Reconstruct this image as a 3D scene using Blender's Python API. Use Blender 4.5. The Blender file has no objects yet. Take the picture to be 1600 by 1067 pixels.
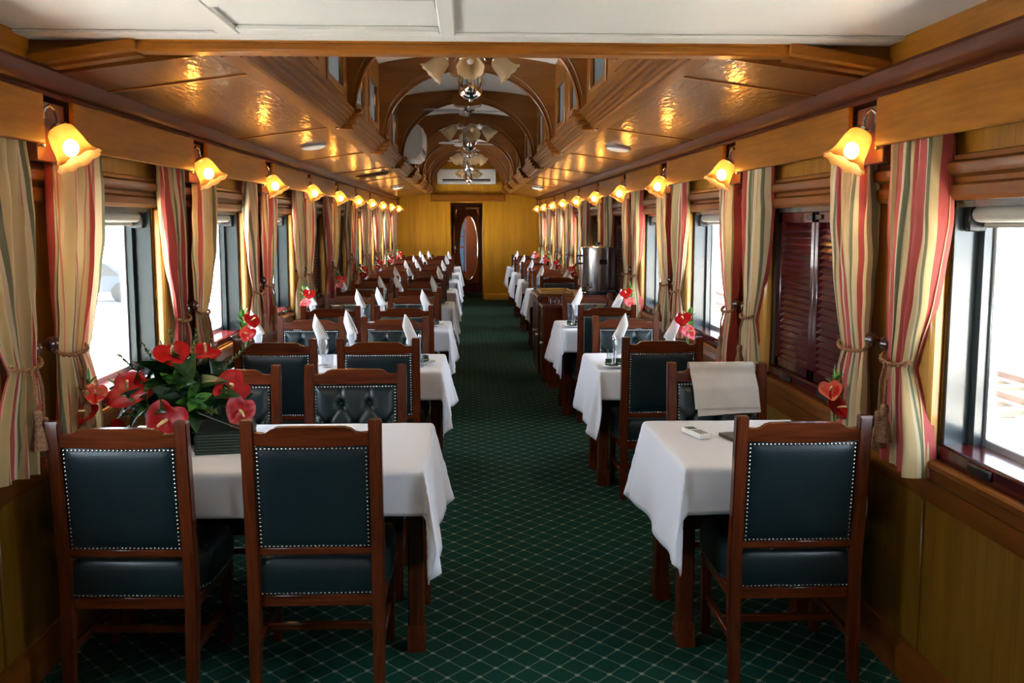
import bpy, bmesh, math, random
from mathutils import Vector, Matrix, noise
R = math.radians
sc = bpy.context.scene
COL = sc.collection
ORD = ['first', 'second', 'third', 'fourth', 'fifth', 'sixth', 'seventh', 'eighth', 'ninth', 'tenth', 'eleventh', 'twelfth']

# ------------------------------------------------------------------ materials
def new_mat(name):
    m = bpy.data.materials.new(name); m.use_nodes = True
    nt = m.node_tree
    return m, nt, nt.nodes['Principled BSDF'], nt.nodes['Material Output']

def plain(name, col, rough=.5, metal=0., coat=0., spec=.5, noise_amt=0., nscale=20., trans=0., bump=0., bscale=60.):
    m, nt, b, out = new_mat(name)
    b.inputs['Base Color'].default_value = (*col, 1)
    b.inputs['Roughness'].default_value = rough
    b.inputs['Metallic'].default_value = metal
    b.inputs['Coat Weight'].default_value = coat
    b.inputs['Coat Roughness'].default_value = .08
    b.inputs['Specular IOR Level'].default_value = spec
    b.inputs['Transmission Weight'].default_value = trans
    if noise_amt or bump:
        tc = nt.nodes.new('ShaderNodeTexCoord')
        nz = nt.nodes.new('ShaderNodeTexNoise'); nz.inputs['Scale'].default_value = nscale; nz.inputs['Detail'].default_value = 4
        nt.links.new(tc.outputs['Object'], nz.inputs['Vector'])
        if noise_amt:
            r = nt.nodes.new('ShaderNodeValToRGB')
            r.color_ramp.elements[0].position = .3; r.color_ramp.elements[1].position = .7
            r.color_ramp.elements[0].color = (*[c * (1 - noise_amt) for c in col], 1)
            r.color_ramp.elements[1].color = (*[min(1, c * (1 + noise_amt)) for c in col], 1)
            nt.links.new(nz.outputs['Fac'], r.inputs['Fac']); nt.links.new(r.outputs['Color'], b.inputs['Base Color'])
        if bump:
            n2 = nt.nodes.new('ShaderNodeTexNoise'); n2.inputs['Scale'].default_value = bscale
            nt.links.new(tc.outputs['Object'], n2.inputs['Vector'])
            bp = nt.nodes.new('ShaderNodeBump'); bp.inputs['Strength'].default_value = bump; bp.inputs['Distance'].default_value = .01
            nt.links.new(n2.outputs['Fac'], bp.inputs['Height']); nt.links.new(bp.outputs['Normal'], b.inputs['Normal'])
    return m

def wood(name, dark, light, axis='z', scale=9., rough=.32, coat=.25, stretch=.07, bump=0., fig=.5, coat_rough=.1, spec=.28):
    m, nt, b, out = new_mat(name)
    N = nt.nodes.new; L = nt.links.new
    tc = N('ShaderNodeTexCoord'); oi = N('ShaderNodeObjectInfo')
    mul = N('ShaderNodeMath'); mul.operation = 'MULTIPLY'; mul.inputs[1].default_value = 37.
    L(oi.outputs['Random'], mul.inputs[0])
    add = N('ShaderNodeVectorMath'); add.operation = 'ADD'
    L(tc.outputs['Object'], add.inputs[0]); L(mul.outputs[0], add.inputs[1])
    mp = N('ShaderNodeMapping')
    s = [scale] * 3; s['xyz'.index(axis)] = scale * stretch
    mp.inputs['Scale'].default_value = s
    L(add.outputs[0], mp.inputs['Vector'])
    n1 = N('ShaderNodeTexNoise'); n1.inputs['Scale'].default_value = 1.6; n1.inputs['Detail'].default_value = 7; n1.inputs['Roughness'].default_value = .62; n1.inputs['Distortion'].default_value = .7
    L(mp.outputs[0], n1.inputs['Vector'])
    n2 = N('ShaderNodeTexNoise'); n2.inputs['Scale'].default_value = 9; n2.inputs['Detail'].default_value = 3
    L(mp.outputs[0], n2.inputs['Vector'])
    mx = N('ShaderNodeMix'); mx.data_type = 'FLOAT'; mx.inputs[0].default_value = .35
    L(n1.outputs['Fac'], mx.inputs[2]); L(n2.outputs['Fac'], mx.inputs[3])
    r = N('ShaderNodeValToRGB')
    r.color_ramp.elements[0].position = .5 - .2 * fig - .08; r.color_ramp.elements[1].position = .5 + .2 * fig + .08
    r.color_ramp.elements[0].color = (*dark, 1); r.color_ramp.elements[1].color = (*light, 1)
    L(mx.outputs[0], r.inputs['Fac']); L(r.outputs['Color'], b.inputs['Base Color'])
    b.inputs['Roughness'].default_value = rough
    b.inputs['Coat Weight'].default_value = coat; b.inputs['Coat Roughness'].default_value = coat_rough
    b.inputs['Specular IOR Level'].default_value = spec
    if bump:
        n3 = N('ShaderNodeTexNoise'); n3.inputs['Scale'].default_value = 17.; n3.inputs['Detail'].default_value = 2
        mp3 = N('ShaderNodeMapping'); mp3.inputs['Scale'].default_value = (2.4, .55, 1)
        L(tc.outputs['Object'], mp3.inputs['Vector']); L(mp3.outputs[0], n3.inputs['Vector'])
        bp = N('ShaderNodeBump'); bp.inputs['Strength'].default_value = bump; bp.inputs['Distance'].default_value = .02
        L(n3.outputs['Fac'], bp.inputs['Height'])
        L(bp.outputs['Normal'], b.inputs['Normal']); L(bp.outputs['Normal'], b.inputs['Coat Normal'])
    return m

M = {}
M['oak_v'] = wood('golden_oak_upright', (.17, .066, .005), (.31, .13, .010), 'z', 7, .36, .06, fig=.35, spec=.15)
M['oak_h'] = wood('golden_oak_lengthwise', (.15, .050, .0032), (.28, .100, .006), 'y', 7, .36, .05, fig=.35, spec=.12)
M['oak_x'] = wood('golden_oak_crosswise', (.22, .070, .007), (.35, .125, .012), 'x', 7, .32, .12, fig=.35, spec=.15)
M['far_v'] = wood('honey_veneer', (.47, .215, .010), (.70, .35, .020), 'z', 3.2, .33, .2, fig=.45)
M['dado'] = wood('shade_darkened_dado_oak', (.125, .053, .0035), (.20, .092, .007), 'z', 6, .36, .1, fig=.3)  # wall oak with the shade of the lower wall put into its colour
M['jamb'] = wood('varnished_pine_jamb', (.40, .19, .035), (.56, .30, .07), 'z', 10, .25, .4)
M['ceil'] = wood('varnished_ceiling_veneer', (.092, .028, .0032), (.165, .055, .006), 'y', 6, .36, .5, bump=.16, coat_rough=.06, fig=.4, spec=.15)
M['moul'] = wood('ceiling_moulding_wood', (.145, .048, .007), (.23, .082, .012), 'y', 9, .32, .15, spec=.15)
M['arch'] = wood('arch_walnut', (.18, .064, .011), (.30, .112, .02), 'x', 6, .34, .15)
M['cler'] = wood('clerestory_wood', (.19, .070, .012), (.31, .118, .022), 'z', 8, .34, .15)
M['maroon'] = wood('dark_red_cornice_wood', (.048, .0105, .003), (.090, .021, .005), 'y', 9, .42, .0, spec=.07)
M['redblock'] = wood('red_brown_mount_wood', (.10, .026, .008), (.16, .046, .014), 'z', 10, .3, .3)
M['lint'] = wood('lintel_moulding_wood', (.095, .027, .0035), (.17, .052, .006), 'y', 9, .36, .06, spec=.12)
M['mahog'] = wood('mahogany', (.055, .0105, .0032), (.148, .030, .0078), 'x', 11, .26, .3, fig=.35)
M['mahog_z'] = wood('mahogany_upright', (.055, .0105, .0032), (.140, .028, .0075), 'z', 11, .26, .3, fig=.4)
M['door'] = wood('door_mahogany', (.19, .062, .014), (.34, .12, .026), 'z', 8, .28, .4)
M['doord'] = wood('door_dark_frame', (.10, .027, .008), (.17, .048, .013), 'z', 8, .28, .4)
M['shut'] = plain('red_shutter_lacquer', (.050, .0035, .0045), .2, coat=.35)
M['leather'] = plain('dark_green_leather', (.0066, .0175, .021), .36, coat=.12, bump=.12, bscale=260.)
M['nail'] = plain('nickel_nail_heads', (.62, .60, .55), .25, 1.)
M['chrome'] = plain('polished_chrome', (.72, .72, .74), .09, 1.)
M['steel'] = plain('brushed_steel', (.50, .47, .45), .24, 1.)
M['alu'] = plain('window_aluminium', (.55, .57, .58), .35, .8)
M['sash'] = plain('dark_green_painted_steel', (.012, .022, .022), .3, spec=.25)
M['sash_r'] = plain('sheen_lightened_steel', (.05, .062, .066), .2, coat=.5)  # the dark sash steel again, its colour lightened for reflected daylight
M['black'] = plain('black_plastic', (.008, .008, .009), .3)
M['white_paint'] = plain('white_ceiling_paint', (.66, .655, .62), .45, noise_amt=.02, nscale=3)
M['roof'] = plain('white_roof_lining', (.88, .88, .87), .5)
M['white_pl'] = plain('white_plastic', (.80, .80, .77), .3)
M['grey_pl'] = plain('grey_plastic', (.25, .26, .27), .4)
M['screen'] = plain('grey_green_lcd', (.17, .19, .16), .2)
M['cloth'] = plain('white_linen', (.80, .825, .90), .85, spec=.15, bump=.05, bscale=300)
M['napkin'] = plain('white_napkin_linen', (.86, .86, .87), .8, spec=.15)
M['towel'] = plain('cream_folded_linen', (.66, .62, .57), .9, spec=.1, noise_amt=.05, nscale=14)
M['blind'] = plain('grey_blind_fabric', (.30, .28, .24), .8)
M['rope'] = plain('brown_gold_cord', (.20, .085, .035), .8, noise_amt=.5, nscale=160)
M['tassel'] = plain('brown_gold_tassel', (.26, .13, .065), .85, noise_amt=.45, nscale=120)
M['knob'] = plain('dark_turned_wood', (.05, .013, .008), .25, coat=.5)
M['leaf'] = plain('glossy_dark_leaf', (.012, .055, .012), .32, noise_amt=.35, nscale=30)
M['leaf2'] = plain('fresh_green_leaf', (.07, .22, .03), .4, noise_amt=.25, nscale=40)
M['fern'] = plain('olive_filler_sprig', (.09, .13, .03), .6, noise_amt=.3, nscale=60)
M['red'] = plain('red_waxy_spathe', (.40, .005, .007), .36, coat=.04, spec=.3, noise_amt=.25, nscale=25, bump=.2, bscale=50)
M['spadix'] = plain('cream_spadix', (.75, .60, .28), .6)
M['china'] = plain('white_china', (.80, .80, .77), .12)
M['gfold'] = plain('dark_green_cover', (.008, .03, .018), .35, noise_amt=.2, nscale=80)
M['page'] = plain('cream_pages', (.55, .50, .42), .7)
M['brass'] = plain('brass_strip', (.55, .38, .14), .3, 1.)
M['jar'] = plain('green_jar_glass', (.03, .09, .05), .12)
M['jarlid'] = plain('dark_jar_lid', (.015, .03, .02), .3)
def frosted():
    m, nt, b, out = new_mat('frosted_grey_pane')
    b.inputs['Base Color'].default_value = (.20, .23, .24, 1); b.inputs['Roughness'].default_value = .35
    t = nt.nodes.new('ShaderNodeBsdfTranslucent'); t.inputs['Color'].default_value = (.16, .18, .19, 1)
    mx = nt.nodes.new('ShaderNodeMixShader'); mx.inputs[0].default_value = .5
    nt.links.new(b.outputs[0], mx.inputs[1]); nt.links.new(t.outputs[0], mx.inputs[2]); nt.links.new(mx.outputs[0], out.inputs['Surface'])
    return m
M['pane_grey'] = frosted()
M['vent'] = plain('dark_vent_slot', (.012, .007, .004), .6)
M['disc'] = plain('white_opal_glass', (.82, .80, .75), .35)
M['blade'] = plain('grey_white_fan_blade', (.48, .48, .52), .3)
M['pave'] = plain('bright_paving', (.70, .70, .69), .9, noise_amt=.06, nscale=1.2)
M['ballast'] = plain('pale_ballast', (.68, .65, .61), .95, noise_amt=.2, nscale=30)
M['rail'] = plain('rusty_rail_steel', (.05, .028, .02), .7, .0)
M['sleeper'] = plain('grey_sleeper', (.10, .085, .07), .9)
M['carpaint'] = plain('blue_grey_car_paint', (.02, .028, .042), .4)
M['tyre'] = plain('tyre_rubber', (.02, .02, .02), .8)
M['palmleaf'] = plain('palm_frond_green', (.035, .055, .016), .6)
M['bark'] = plain('palm_bark', (.20, .14, .09), .9)
M['shell'] = plain('dark_maroon_coach_steel', (.06, .012, .012), .4)

def carpet():
    m, nt, b, out = new_mat('green_lattice_carpet')
    N = nt.nodes.new; L = nt.links.new
    tc = N('ShaderNodeTexCoord'); sp = N('ShaderNodeSeparateXYZ'); L(tc.outputs['Object'], sp.inputs[0])
    def mth(op, a, bb=None, c=None):
        n = N('ShaderNodeMath'); n.operation = op
        for i, v in enumerate((a, bb, c)):
            if v is None: continue
            if isinstance(v, (int, float)): n.inputs[i].default_value = v
            else: L(v, n.inputs[i])
        return n.outputs[0]
    xs = mth('DIVIDE', mth('SUBTRACT', sp.outputs['X'], .035), .119)
    ys = mth('DIVIDE', mth('SUBTRACT', sp.outputs['Y'], 3.61), .141)
    p = mth('ADD', xs, ys); q = mth('SUBTRACT', xs, ys)
    def dist(v):          # distance to the nearest whole number
        return mth('ABSOLUTE', mth('SUBTRACT', mth('FRACT', mth('ADD', v, .5)), .5))
    dp, dq = dist(p), dist(q)
    # dotted thread lines: dots along each line
    def dots(v): return mth('GREATER_THAN', mth('FRACT', mth('MULTIPLY', v, 10.)), .45)
    l1 = mth('MULTIPLY', mth('LESS_THAN', dp, .034), dots(q))
    l2 = mth('MULTIPLY', mth('LESS_THAN', dq, .034), dots(p))
    node = mth('LESS_THAN', mth('MAXIMUM', dp, dq), .095)
    fac = mth('MAXIMUM', mth('MULTIPLY', mth('MAXIMUM', l1, l2), .85), node)
    nz = N('ShaderNodeTexNoise'); nz.inputs['Scale'].default_value = 420; L(tc.outputs['Object'], nz.inputs['Vector'])
    nb = N('ShaderNodeTexNoise'); nb.inputs['Scale'].default_value = 2.2; L(tc.outputs['Object'], nb.inputs['Vector'])
    f2 = mth('MULTIPLY', fac, mth('ADD', mth('MULTIPLY', nz.outputs['Fac'], .8), .55))
    base = N('ShaderNodeValToRGB')
    base.color_ramp.elements[0].color = (.0016, .023, .0145, 1); base.color_ramp.elements[1].color = (.0032, .049, .032, 1)
    L(mth('ADD', mth('MULTIPLY', nz.outputs['Fac'], .6), mth('MULTIPLY', nb.outputs['Fac'], .4)), base.inputs['Fac'])
    mx = N('ShaderNodeMix'); mx.data_type = 'RGBA'
    L(f2, mx.inputs[0]); L(base.outputs['Color'], mx.inputs[6]); mx.inputs[7].default_value = (.19, .21, .16, 1)
    L(mx.outputs[2], b.inputs['Base Color'])
    b.inputs['Roughness'].default_value = .95; b.inputs['Specular IOR Level'].default_value = .12
    bp = N('ShaderNodeBump'); bp.inputs['Strength'].default_value = .35; bp.inputs['Distance'].default_value = .004
    L(nz.outputs['Fac'], bp.inputs['Height']); L(bp.outputs['Normal'], b.inputs['Normal'])
    return m
M['carpet'] = carpet()

def stripes():
    m, nt, b, out = new_mat('striped_curtain_fabric')
    N = nt.nodes.new; L = nt.links.new
    uv = N('ShaderNodeUVMap'); sp = N('ShaderNodeSeparateXYZ'); L(uv.outputs[0], sp.inputs[0])
    fr = N('ShaderNodeMath'); fr.operation = 'FRACT'; L(sp.outputs['X'], fr.inputs[0])
    r = N('ShaderNodeValToRGB'); cr = r.color_ramp; cr.interpolation = 'CONSTANT'
    tan, cream, red, pink, grn = (.56, .41, .20), (.66, .54, .34), (.45, .068, .058), (.50, .17, .12), (.17, .17, .10)
    stops = [(0, tan), (.20, pink), (.225, cream), (.27, grn), (.315, cream), (.34, red), (.52, cream), (.565, grn), (.60, tan), (.68, pink), (.70, tan), (.76, red), (.90, tan), (.94, grn), (.965, cream)]
    cr.elements[0].position, cr.elements[0].color = 0, (*stops[0][1], 1)
    cr.elements[1].position, cr.elements[1].color = stops[1][0], (*stops[1][1], 1)
    for p, c in stops[2:]:
        e = cr.elements.new(p); e.color = (*c, 1)
    L(fr.outputs[0], r.inputs['Fac'])
    L(r.outputs['Color'], b.inputs['Base Color'])
    b.inputs['Roughness'].default_value = .6; b.inputs['Specular IOR Level'].default_value = .3
    b.inputs['Sheen Weight'].default_value = .15
    tr = N('ShaderNodeBsdfTranslucent'); L(r.outputs['Color'], tr.inputs['Color'])
    mx = N('ShaderNodeMixShader'); mx.inputs[0].default_value = .22
    L(b.outputs[0], mx.inputs[1]); L(tr.outputs[0], mx.inputs[2]); L(mx.outputs[0], out.inputs['Surface'])
    return m
M['curtain'] = stripes()

def window_glass(name='window_glass', tint=(.97, .98, .98)):
    m, nt, b, out = new_mat(name)
    N = nt.nodes.new; L = nt.links.new
    t = N('ShaderNodeBsdfTransparent'); t.inputs['Color'].default_value = (*tint, 1)
    g = N('ShaderNodeBsdfGlossy'); g.inputs['Roughness'].default_value = .02
    lw = N('ShaderNodeLayerWeight'); lw.inputs['Blend'].default_value = .5
    pw = N('ShaderNodeMath'); pw.operation = 'POWER'; pw.inputs[1].default_value = 5.; L(lw.outputs['Facing'], pw.inputs[0])
    ma = N('ShaderNodeMath'); ma.operation = 'MULTIPLY_ADD'; ma.inputs[1].default_value = .5; ma.inputs[2].default_value = .03; L(pw.outputs[0], ma.inputs[0])
    f = ma
    mx = N('ShaderNodeMixShader'); L(f.outputs[0], mx.inputs[0]); L(t.outputs[0], mx.inputs[1]); L(g.outputs[0], mx.inputs[2])
    L(mx.outputs[0], out.inputs['Surface'])
    return m
M['glass'] = window_glass()
def table_glass():
    m, nt, b, out = new_mat('clear_table_glass')
    N = nt.nodes.new; L = nt.links.new
    t = N('ShaderNodeBsdfTransparent'); t.inputs['Color'].default_value = (.90, .92, .93, 1)
    g = N('ShaderNodeBsdfGlossy'); g.inputs['Roughness'].default_value = .04
    lw = N('ShaderNodeLayerWeight'); lw.inputs['Blend'].default_value = .5
    pw = N('ShaderNodeMath'); pw.operation = 'POWER'; pw.inputs[1].default_value = 2.5; L(lw.outputs['Facing'], pw.inputs[0])
    f = N('ShaderNodeMath'); f.operation = 'MULTIPLY_ADD'; f.inputs[1].default_value = .6; f.inputs[2].default_value = .06; L(pw.outputs[0], f.inputs[0])
    mx = N('ShaderNodeMixShader'); L(f.outputs[0], mx.inputs[0]); L(t.outputs[0], mx.inputs[1]); L(g.outputs[0], mx.inputs[2])
    L(mx.outputs[0], out.inputs['Surface'])
    return m
M['tglass'] = table_glass()
def shade_glass(name, col, tw, clear=.22, tcol=(.95, .72, .42, 1)):
    m, nt, b, out = new_mat(name)
    N = nt.nodes.new; L = nt.links.new
    b.inputs['Base Color'].default_value = (*col, 1); b.inputs['Roughness'].default_value = .3
    tr = N('ShaderNodeBsdfTranslucent'); tr.inputs['Color'].default_value = (*col, 1)
    tp = N('ShaderNodeBsdfTransparent'); tp.inputs['Color'].default_value = tcol
    m1 = N('ShaderNodeMixShader'); m1.inputs[0].default_value = tw
    L(b.outputs[0], m1.inputs[1]); L(tr.outputs[0], m1.inputs[2])
    m2 = N('ShaderNodeMixShader'); m2.inputs[0].default_value = clear
    L(m1.outputs[0], m2.inputs[1]); L(tp.outputs[0], m2.inputs[2])
    L(m2.outputs[0], out.inputs['Surface'])
    return m
M['shade'] = shade_glass('amber_frosted_glass', (.20, .112, .046), .45, .30)
M['shade_off'] = shade_glass('cream_frosted_glass', (.70, .58, .38), .35)
def emit(name, col, s):
    m, nt, b, out = new_mat(name)
    b.inputs['Base Color'].default_value = (*col, 1)
    b.inputs['Emission Color'].default_value = (*col, 1); b.inputs['Emission Strength'].default_value = s
    return m
M['bulb'] = emit('glowing_bulb', (1., .76, .38), 240.)

# ------------------------------------------------------------------ mesh helpers
class MB:
    def __init__(self): self.bm = bmesh.new()
    def box(self, a, b, bev=0., seg=1, M4=None, mat=0):
        n0 = len(self.bm.verts)
        r = bmesh.ops.create_cube(self.bm, size=1.)
        vs = r['verts']
        for v in vs:
            v.co = Vector([(a[i] + b[i]) / 2 + v.co[i] * abs(b[i] - a[i]) for i in range(3)])
        if bev > 0:
            es = list({e for v in vs for e in v.link_edges})
            rr = bmesh.ops.bevel(self.bm, geom=es, offset=bev, segments=seg, affect='EDGES', profile=.5)
            vs = list({v for v in rr['verts']} | {v for v in vs if v.is_valid})
        if M4 is not None:
            for v in vs: v.co = M4 @ v.co
        if mat:
            for f in {f for v in vs for f in v.link_faces}: f.material_index = mat
        return self
    def prism(self, poly, f0, f1):
        """poly of 2D points; f0/f1 map a point to 3D at the two ends"""
        bm = self.bm
        A = [bm.verts.new(f0(*p)) for p in poly]; B = [bm.verts.new(f1(*p)) for p in poly]
        n = len(poly)
        for i in range(n):
            bm.faces.new((A[i], A[(i + 1) % n], B[(i + 1) % n], B[i]))
        bm.faces.new(A[::-1]); bm.faces.new(B)
        return self
    def along_y(self, poly, y0, y1): return self.prism(poly, lambda x, z: (x, y0, z), lambda x, z: (x, y1, z))
    def along_x(self, poly, x0, x1): return self.prism(poly, lambda y, z: (x0, y, z), lambda y, z: (x1, y, z))
    def grid(self, fn, nu, nv, closed=False, uvf=None, thick=0.):
        bm = self.bm
        V = [[bm.verts.new(fn(i / nu, j / nv)) for j in range(nv + 1)] for i in range(nu if closed else nu + 1)]
        ul = bm.loops.layers.uv.verify() if uvf else None
        for i in range(nu):
            i2 = (i + 1) % nu if closed else i + 1
            for j in range(nv):
                try: f = bm.faces.new((V[i][j], V[i2][j], V[i2][j + 1], V[i][j + 1]))
                except ValueError: continue
                if ul:
                    for lp, (a, c) in zip(f.loops, ((i, j), (i + 1, j), (i + 1, j + 1), (i, j + 1))):
                        lp[ul].uv = uvf(a / nu, c / nv)
        return self
    def lathe(self, prof, n=24, M4=None, ruf=None, cap=True):
        bm = self.bm; rings = []
        for k, (r, z) in enumerate(prof):
            ring = []
            for i in range(n):
                a = 2 * math.pi * i / n
                rr, zz = (r, z) if ruf is None else ruf(r, z, a, k / (len(prof) - 1))
                co = Vector((rr * math.cos(a), rr * math.sin(a), zz))
                ring.append(bm.verts.new(M4 @ co if M4 is not None else co))
            rings.append(ring)
        for a, b in zip(rings, rings[1:]):
            for i in range(n): bm.faces.new((a[i], a[(i + 1) % n], b[(i + 1) % n], b[i]))
        if cap:
            if prof[0][0] > 1e-5: bm.faces.new(rings[0][::-1])
            if prof[-1][0] > 1e-5: bm.faces.new(rings[-1])
        return self
    def tube(self, pts, r, n=8):
        pts = [Vector(p) for p in pts]; bm = self.bm; rings = []
        up = Vector((0, 0, 1)); prev = None
        for i, p in enumerate(pts):
            t = (pts[min(i + 1, len(pts) - 1)] - pts[max(i - 1, 0)]).normalized()
            if prev is None:
                s = t.cross(up if abs(t.z) < .95 else Vector((1, 0, 0))).normalized()
            else:
                s = (prev - t * prev.dot(t)).normalized()
            prev = s; w = t.cross(s)
            rad = r[i] if isinstance(r, (list, tuple)) else r
            rings.append([bm.verts.new(p + (s * math.cos(2 * math.pi * k / n) + w * math.sin(2 * math.pi * k / n)) * rad) for k in range(n)])
        for a, b in zip(rings, rings[1:]):
            for k in range(n): bm.faces.new((a[k], a[(k + 1) % n], b[(k + 1) % n], b[k]))
        bm.faces.new(rings[0][::-1]); bm.faces.new(rings[-1])
        return self
    def ball(self, c, r, u=10, v=6, sc3=(1, 1, 1)):
        res = bmesh.ops.create_uvsphere(self.bm, u_segments=u, v_segments=v, radius=r)
        for q in res['verts']: q.co = Vector((q.co.x * sc3[0], q.co.y * sc3[1], q.co.z * sc3[2])) + Vector(c)
        return self
    def solid(self, t):
        g = self.bm.faces[:]
        bmesh.ops.recalc_face_normals(self.bm, faces=g)
        bmesh.ops.solidify(self.bm, geom=g, thickness=t)
        return self
    def mesh(self, name, angle=38, recalc=True):
        if recalc: bmesh.ops.recalc_face_normals(self.bm, faces=self.bm.faces[:])
        me = bpy.data.meshes.new(name); self.bm.to_mesh(me); self.bm.free()
        me.shade_smooth()
        me.set_sharp_from_angle(angle=R(angle))
        return me
    def obj(self, name, mat, parent=None, angle=38, loc=None, recalc=True):
        me = self.mesh(name, angle, recalc)
        mats = mat if isinstance(mat, (list, tuple)) else [mat]
        for m in mats: me.materials.append(M[m])
        return link(name, me, parent, loc)

def link(name, me, parent=None, loc=None):
    o = bpy.data.objects.new(name, me); COL.objects.link(o)
    if parent: o.parent = parent
    if loc: o.location = loc
    return o
def tag(o, label, cat, group=None):
    o['label'] = label; o['category'] = cat
    if group: o['group'] = group
    return o
def thing(name, label, cat, loc=(0, 0, 0), rz=0, group=None):
    o = bpy.data.objects.new(name, None); COL.objects.link(o)
    o.empty_display_size = .1
    o.location = loc; o.rotation_euler = (0, 0, rz)
    return tag(o, label, cat, group)
KIDS = {}
def kids(o):
    return [c for c in bpy.data.objects if c.parent == o]
def freeze(o):          # remember the tree of a prototype once
    KIDS[o.name] = kids(o)
    for c in KIDS[o.name]: freeze(c)
def copy_tree(o, parent=None):
    c = o.copy(); COL.objects.link(c)
    if parent: c.parent = parent
    for ch in KIDS.get(o.name, []): copy_tree(ch, c)
    return c
USED = set()
def place(proto, label, loc, rz=0, group=None, scale=None):
    """the first use moves the prototype itself, later uses copy it with its parts"""
    if proto.name not in KIDS: freeze(proto)
    o = proto if proto.name not in USED else copy_tree(proto)
    USED.add(proto.name)
    o.location = loc; o.rotation_euler = (0, 0, rz); o['label'] = label
    if group: o['group'] = group
    if scale: o.scale = (scale,) * 3 if isinstance(scale, (int, float)) else scale
    return o
TN = [0]
def struct(o):
    o['kind'] = 'structure'; return o
def trim(mb, mat, angle=38):
    TN[0] += 1
    return struct(mb.obj('trim_%d' % TN[0], mat, angle=angle))

# ------------------------------------------------------------------ layout numbers
W = 1.58                       # half width of the saloon
YB, YF = -2.6, 21.3            # rear bulkhead and far partition
YH = 3.6                       # header across the ceiling
PIL = [3.6 + 1.875 * i for i in range(-3, 10)]      # pillar centres
PIL = [p for p in PIL if p > YB]
HP = .38                       # half width of a pillar
ZS, ZW = .86, 1.72             # sill and window head
ARCH = [6.4 + 2.27 * k for k in range(7)]
SEAM = [4.13 + 2.27 * k for k in range(8)]

# ------------------------------------------------------------------ setting: floor, walls
mb = MB(); mb.box((-W - .1, YB, -.12), (W + .1, YF + 2.3, 0)); f = mb.obj('floor', 'carpet'); struct(f)

for sd, sx in (('left', -1), ('right', 1)):
    def bx(mb, x0, x1, y0, y1, z0, z1, bev=0.):
        mb.box((min(sx * x0, sx * x1), y0, z0), (max(sx * x0, sx * x1), y1, z1), bev)
    w = MB()
    bx(w, W, W + .16, YB, YF, -.12, ZS)
    edges = [YB] + [e for p in PIL for e in (p - HP, p + HP)] + [YF]
    for a, b in zip(edges[0::2], edges[1::2]):
        pass
    # solid pillars between the windows
    for p in PIL: bx(w, W, W + .16, p - HP, p + HP, ZS, ZW)
    bx(w, W, W + .16, YB, PIL[0] - HP - .4, ZS, ZW)
    bx(w, W, W + .16, PIL[-1] + HP, YF, ZS, ZW)
    bx(w, W, W + .16, YB, YF, ZW, 2.30)
    struct(w.obj('wall_' + sd, 'oak_v'))
    for a, b2 in zip([YB] + [p + q for p in PIL for q in (-.29, .31)], [p + q for p in PIL for q in (-.29, .31)] + [YF]):
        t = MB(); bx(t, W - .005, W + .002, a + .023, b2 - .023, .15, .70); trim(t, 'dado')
    # baseboard
    b = MB()
    b.along_y([(sx * W, 0), (sx * (W - .028), 0), (sx * (W - .028), .10), (sx * (W - .012), .125), (sx * (W - .012), .14), (sx * W, .15)], YB, YF)
    struct(b.obj('baseboard_' + sd, 'lint'))
    # dado ledge with stepped moulding under the windows
    t = MB()
    t.along_y([(sx * W, .70), (sx * (W - .012), .70), (sx * (W - .018), .725), (sx * (W - .018), .775), (sx * (W - .034), .79), (sx * (W - .034), .825), (sx * (W - .052), .838), (sx * (W - .052), .855), (sx * (W - .044), .862), (sx * W, .862)], YB, YF)
    trim(t, 'lint')
    # upright battens on the dado
    for p in PIL:
        for dy in (-.29, .31):
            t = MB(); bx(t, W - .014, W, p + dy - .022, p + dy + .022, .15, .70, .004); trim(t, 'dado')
    # lintel mouldings above the windows, two tiers
    t = MB()
    t.along_y([(sx * W, 1.72), (sx * (W - .03), 1.72), (sx * (W - .042), 1.735), (sx * (W - .042), 1.765), (sx * (W - .026), 1.775), (sx * (W - .026), 1.79), (sx * (W - .05), 1.80), (sx * (W - .055), 1.815), (sx * (W - .055), 1.835), (sx * (W - .036), 1.845), (sx * (W - .036), 1.86), (sx * W, 1.868)], YB, YF)
    trim(t, 'lint')
    # cornice where the wall meets the ceiling (dark red)
    t = MB()
    t.along_y([(sx * W, 2.085), (sx * 1.462, 2.085), (sx * 1.455, 2.098), (sx * 1.462, 2.108), (sx * 1.45, 2.114), (sx * 1.436, 2.135), (sx * 1.43, 2.168), (sx * 1.438, 2.182), (sx * W, 2.20)], YB, YF)
    trim(t, 'maroon')
    # pelmet boards between the lamp blocks
    brk = [YB] + [e for p in PIL for e in (p - .07, p + .19)] + [YF - .02]
    for a, b2 in zip(brk[0::2], brk[1::2]):
        if b2 - a < .15: continue
        t = MB(); bx(t, 1.442, 1.462, a, b2, 1.915, 2.086, .004)
        trim(t, 'oak_h')
    # frieze board above the cornice in the near bay (flat white ceiling)
    t = MB(); bx(t, 1.49, 1.60, YB, YH - .05, 2.19, 2.285); trim(t, 'oak_h')
    # golden jamb trims beside every window
    for p in PIL:
        for s in (-1, 1):
            t = MB()
            y0 = p + s * HP; y1 = p + s * (HP - .095)
            bx(t, W - .045, W, min(y0, y1), max(y0, y1), ZS + .002, ZW, .012)
            trim(t, 'jamb')

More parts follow.
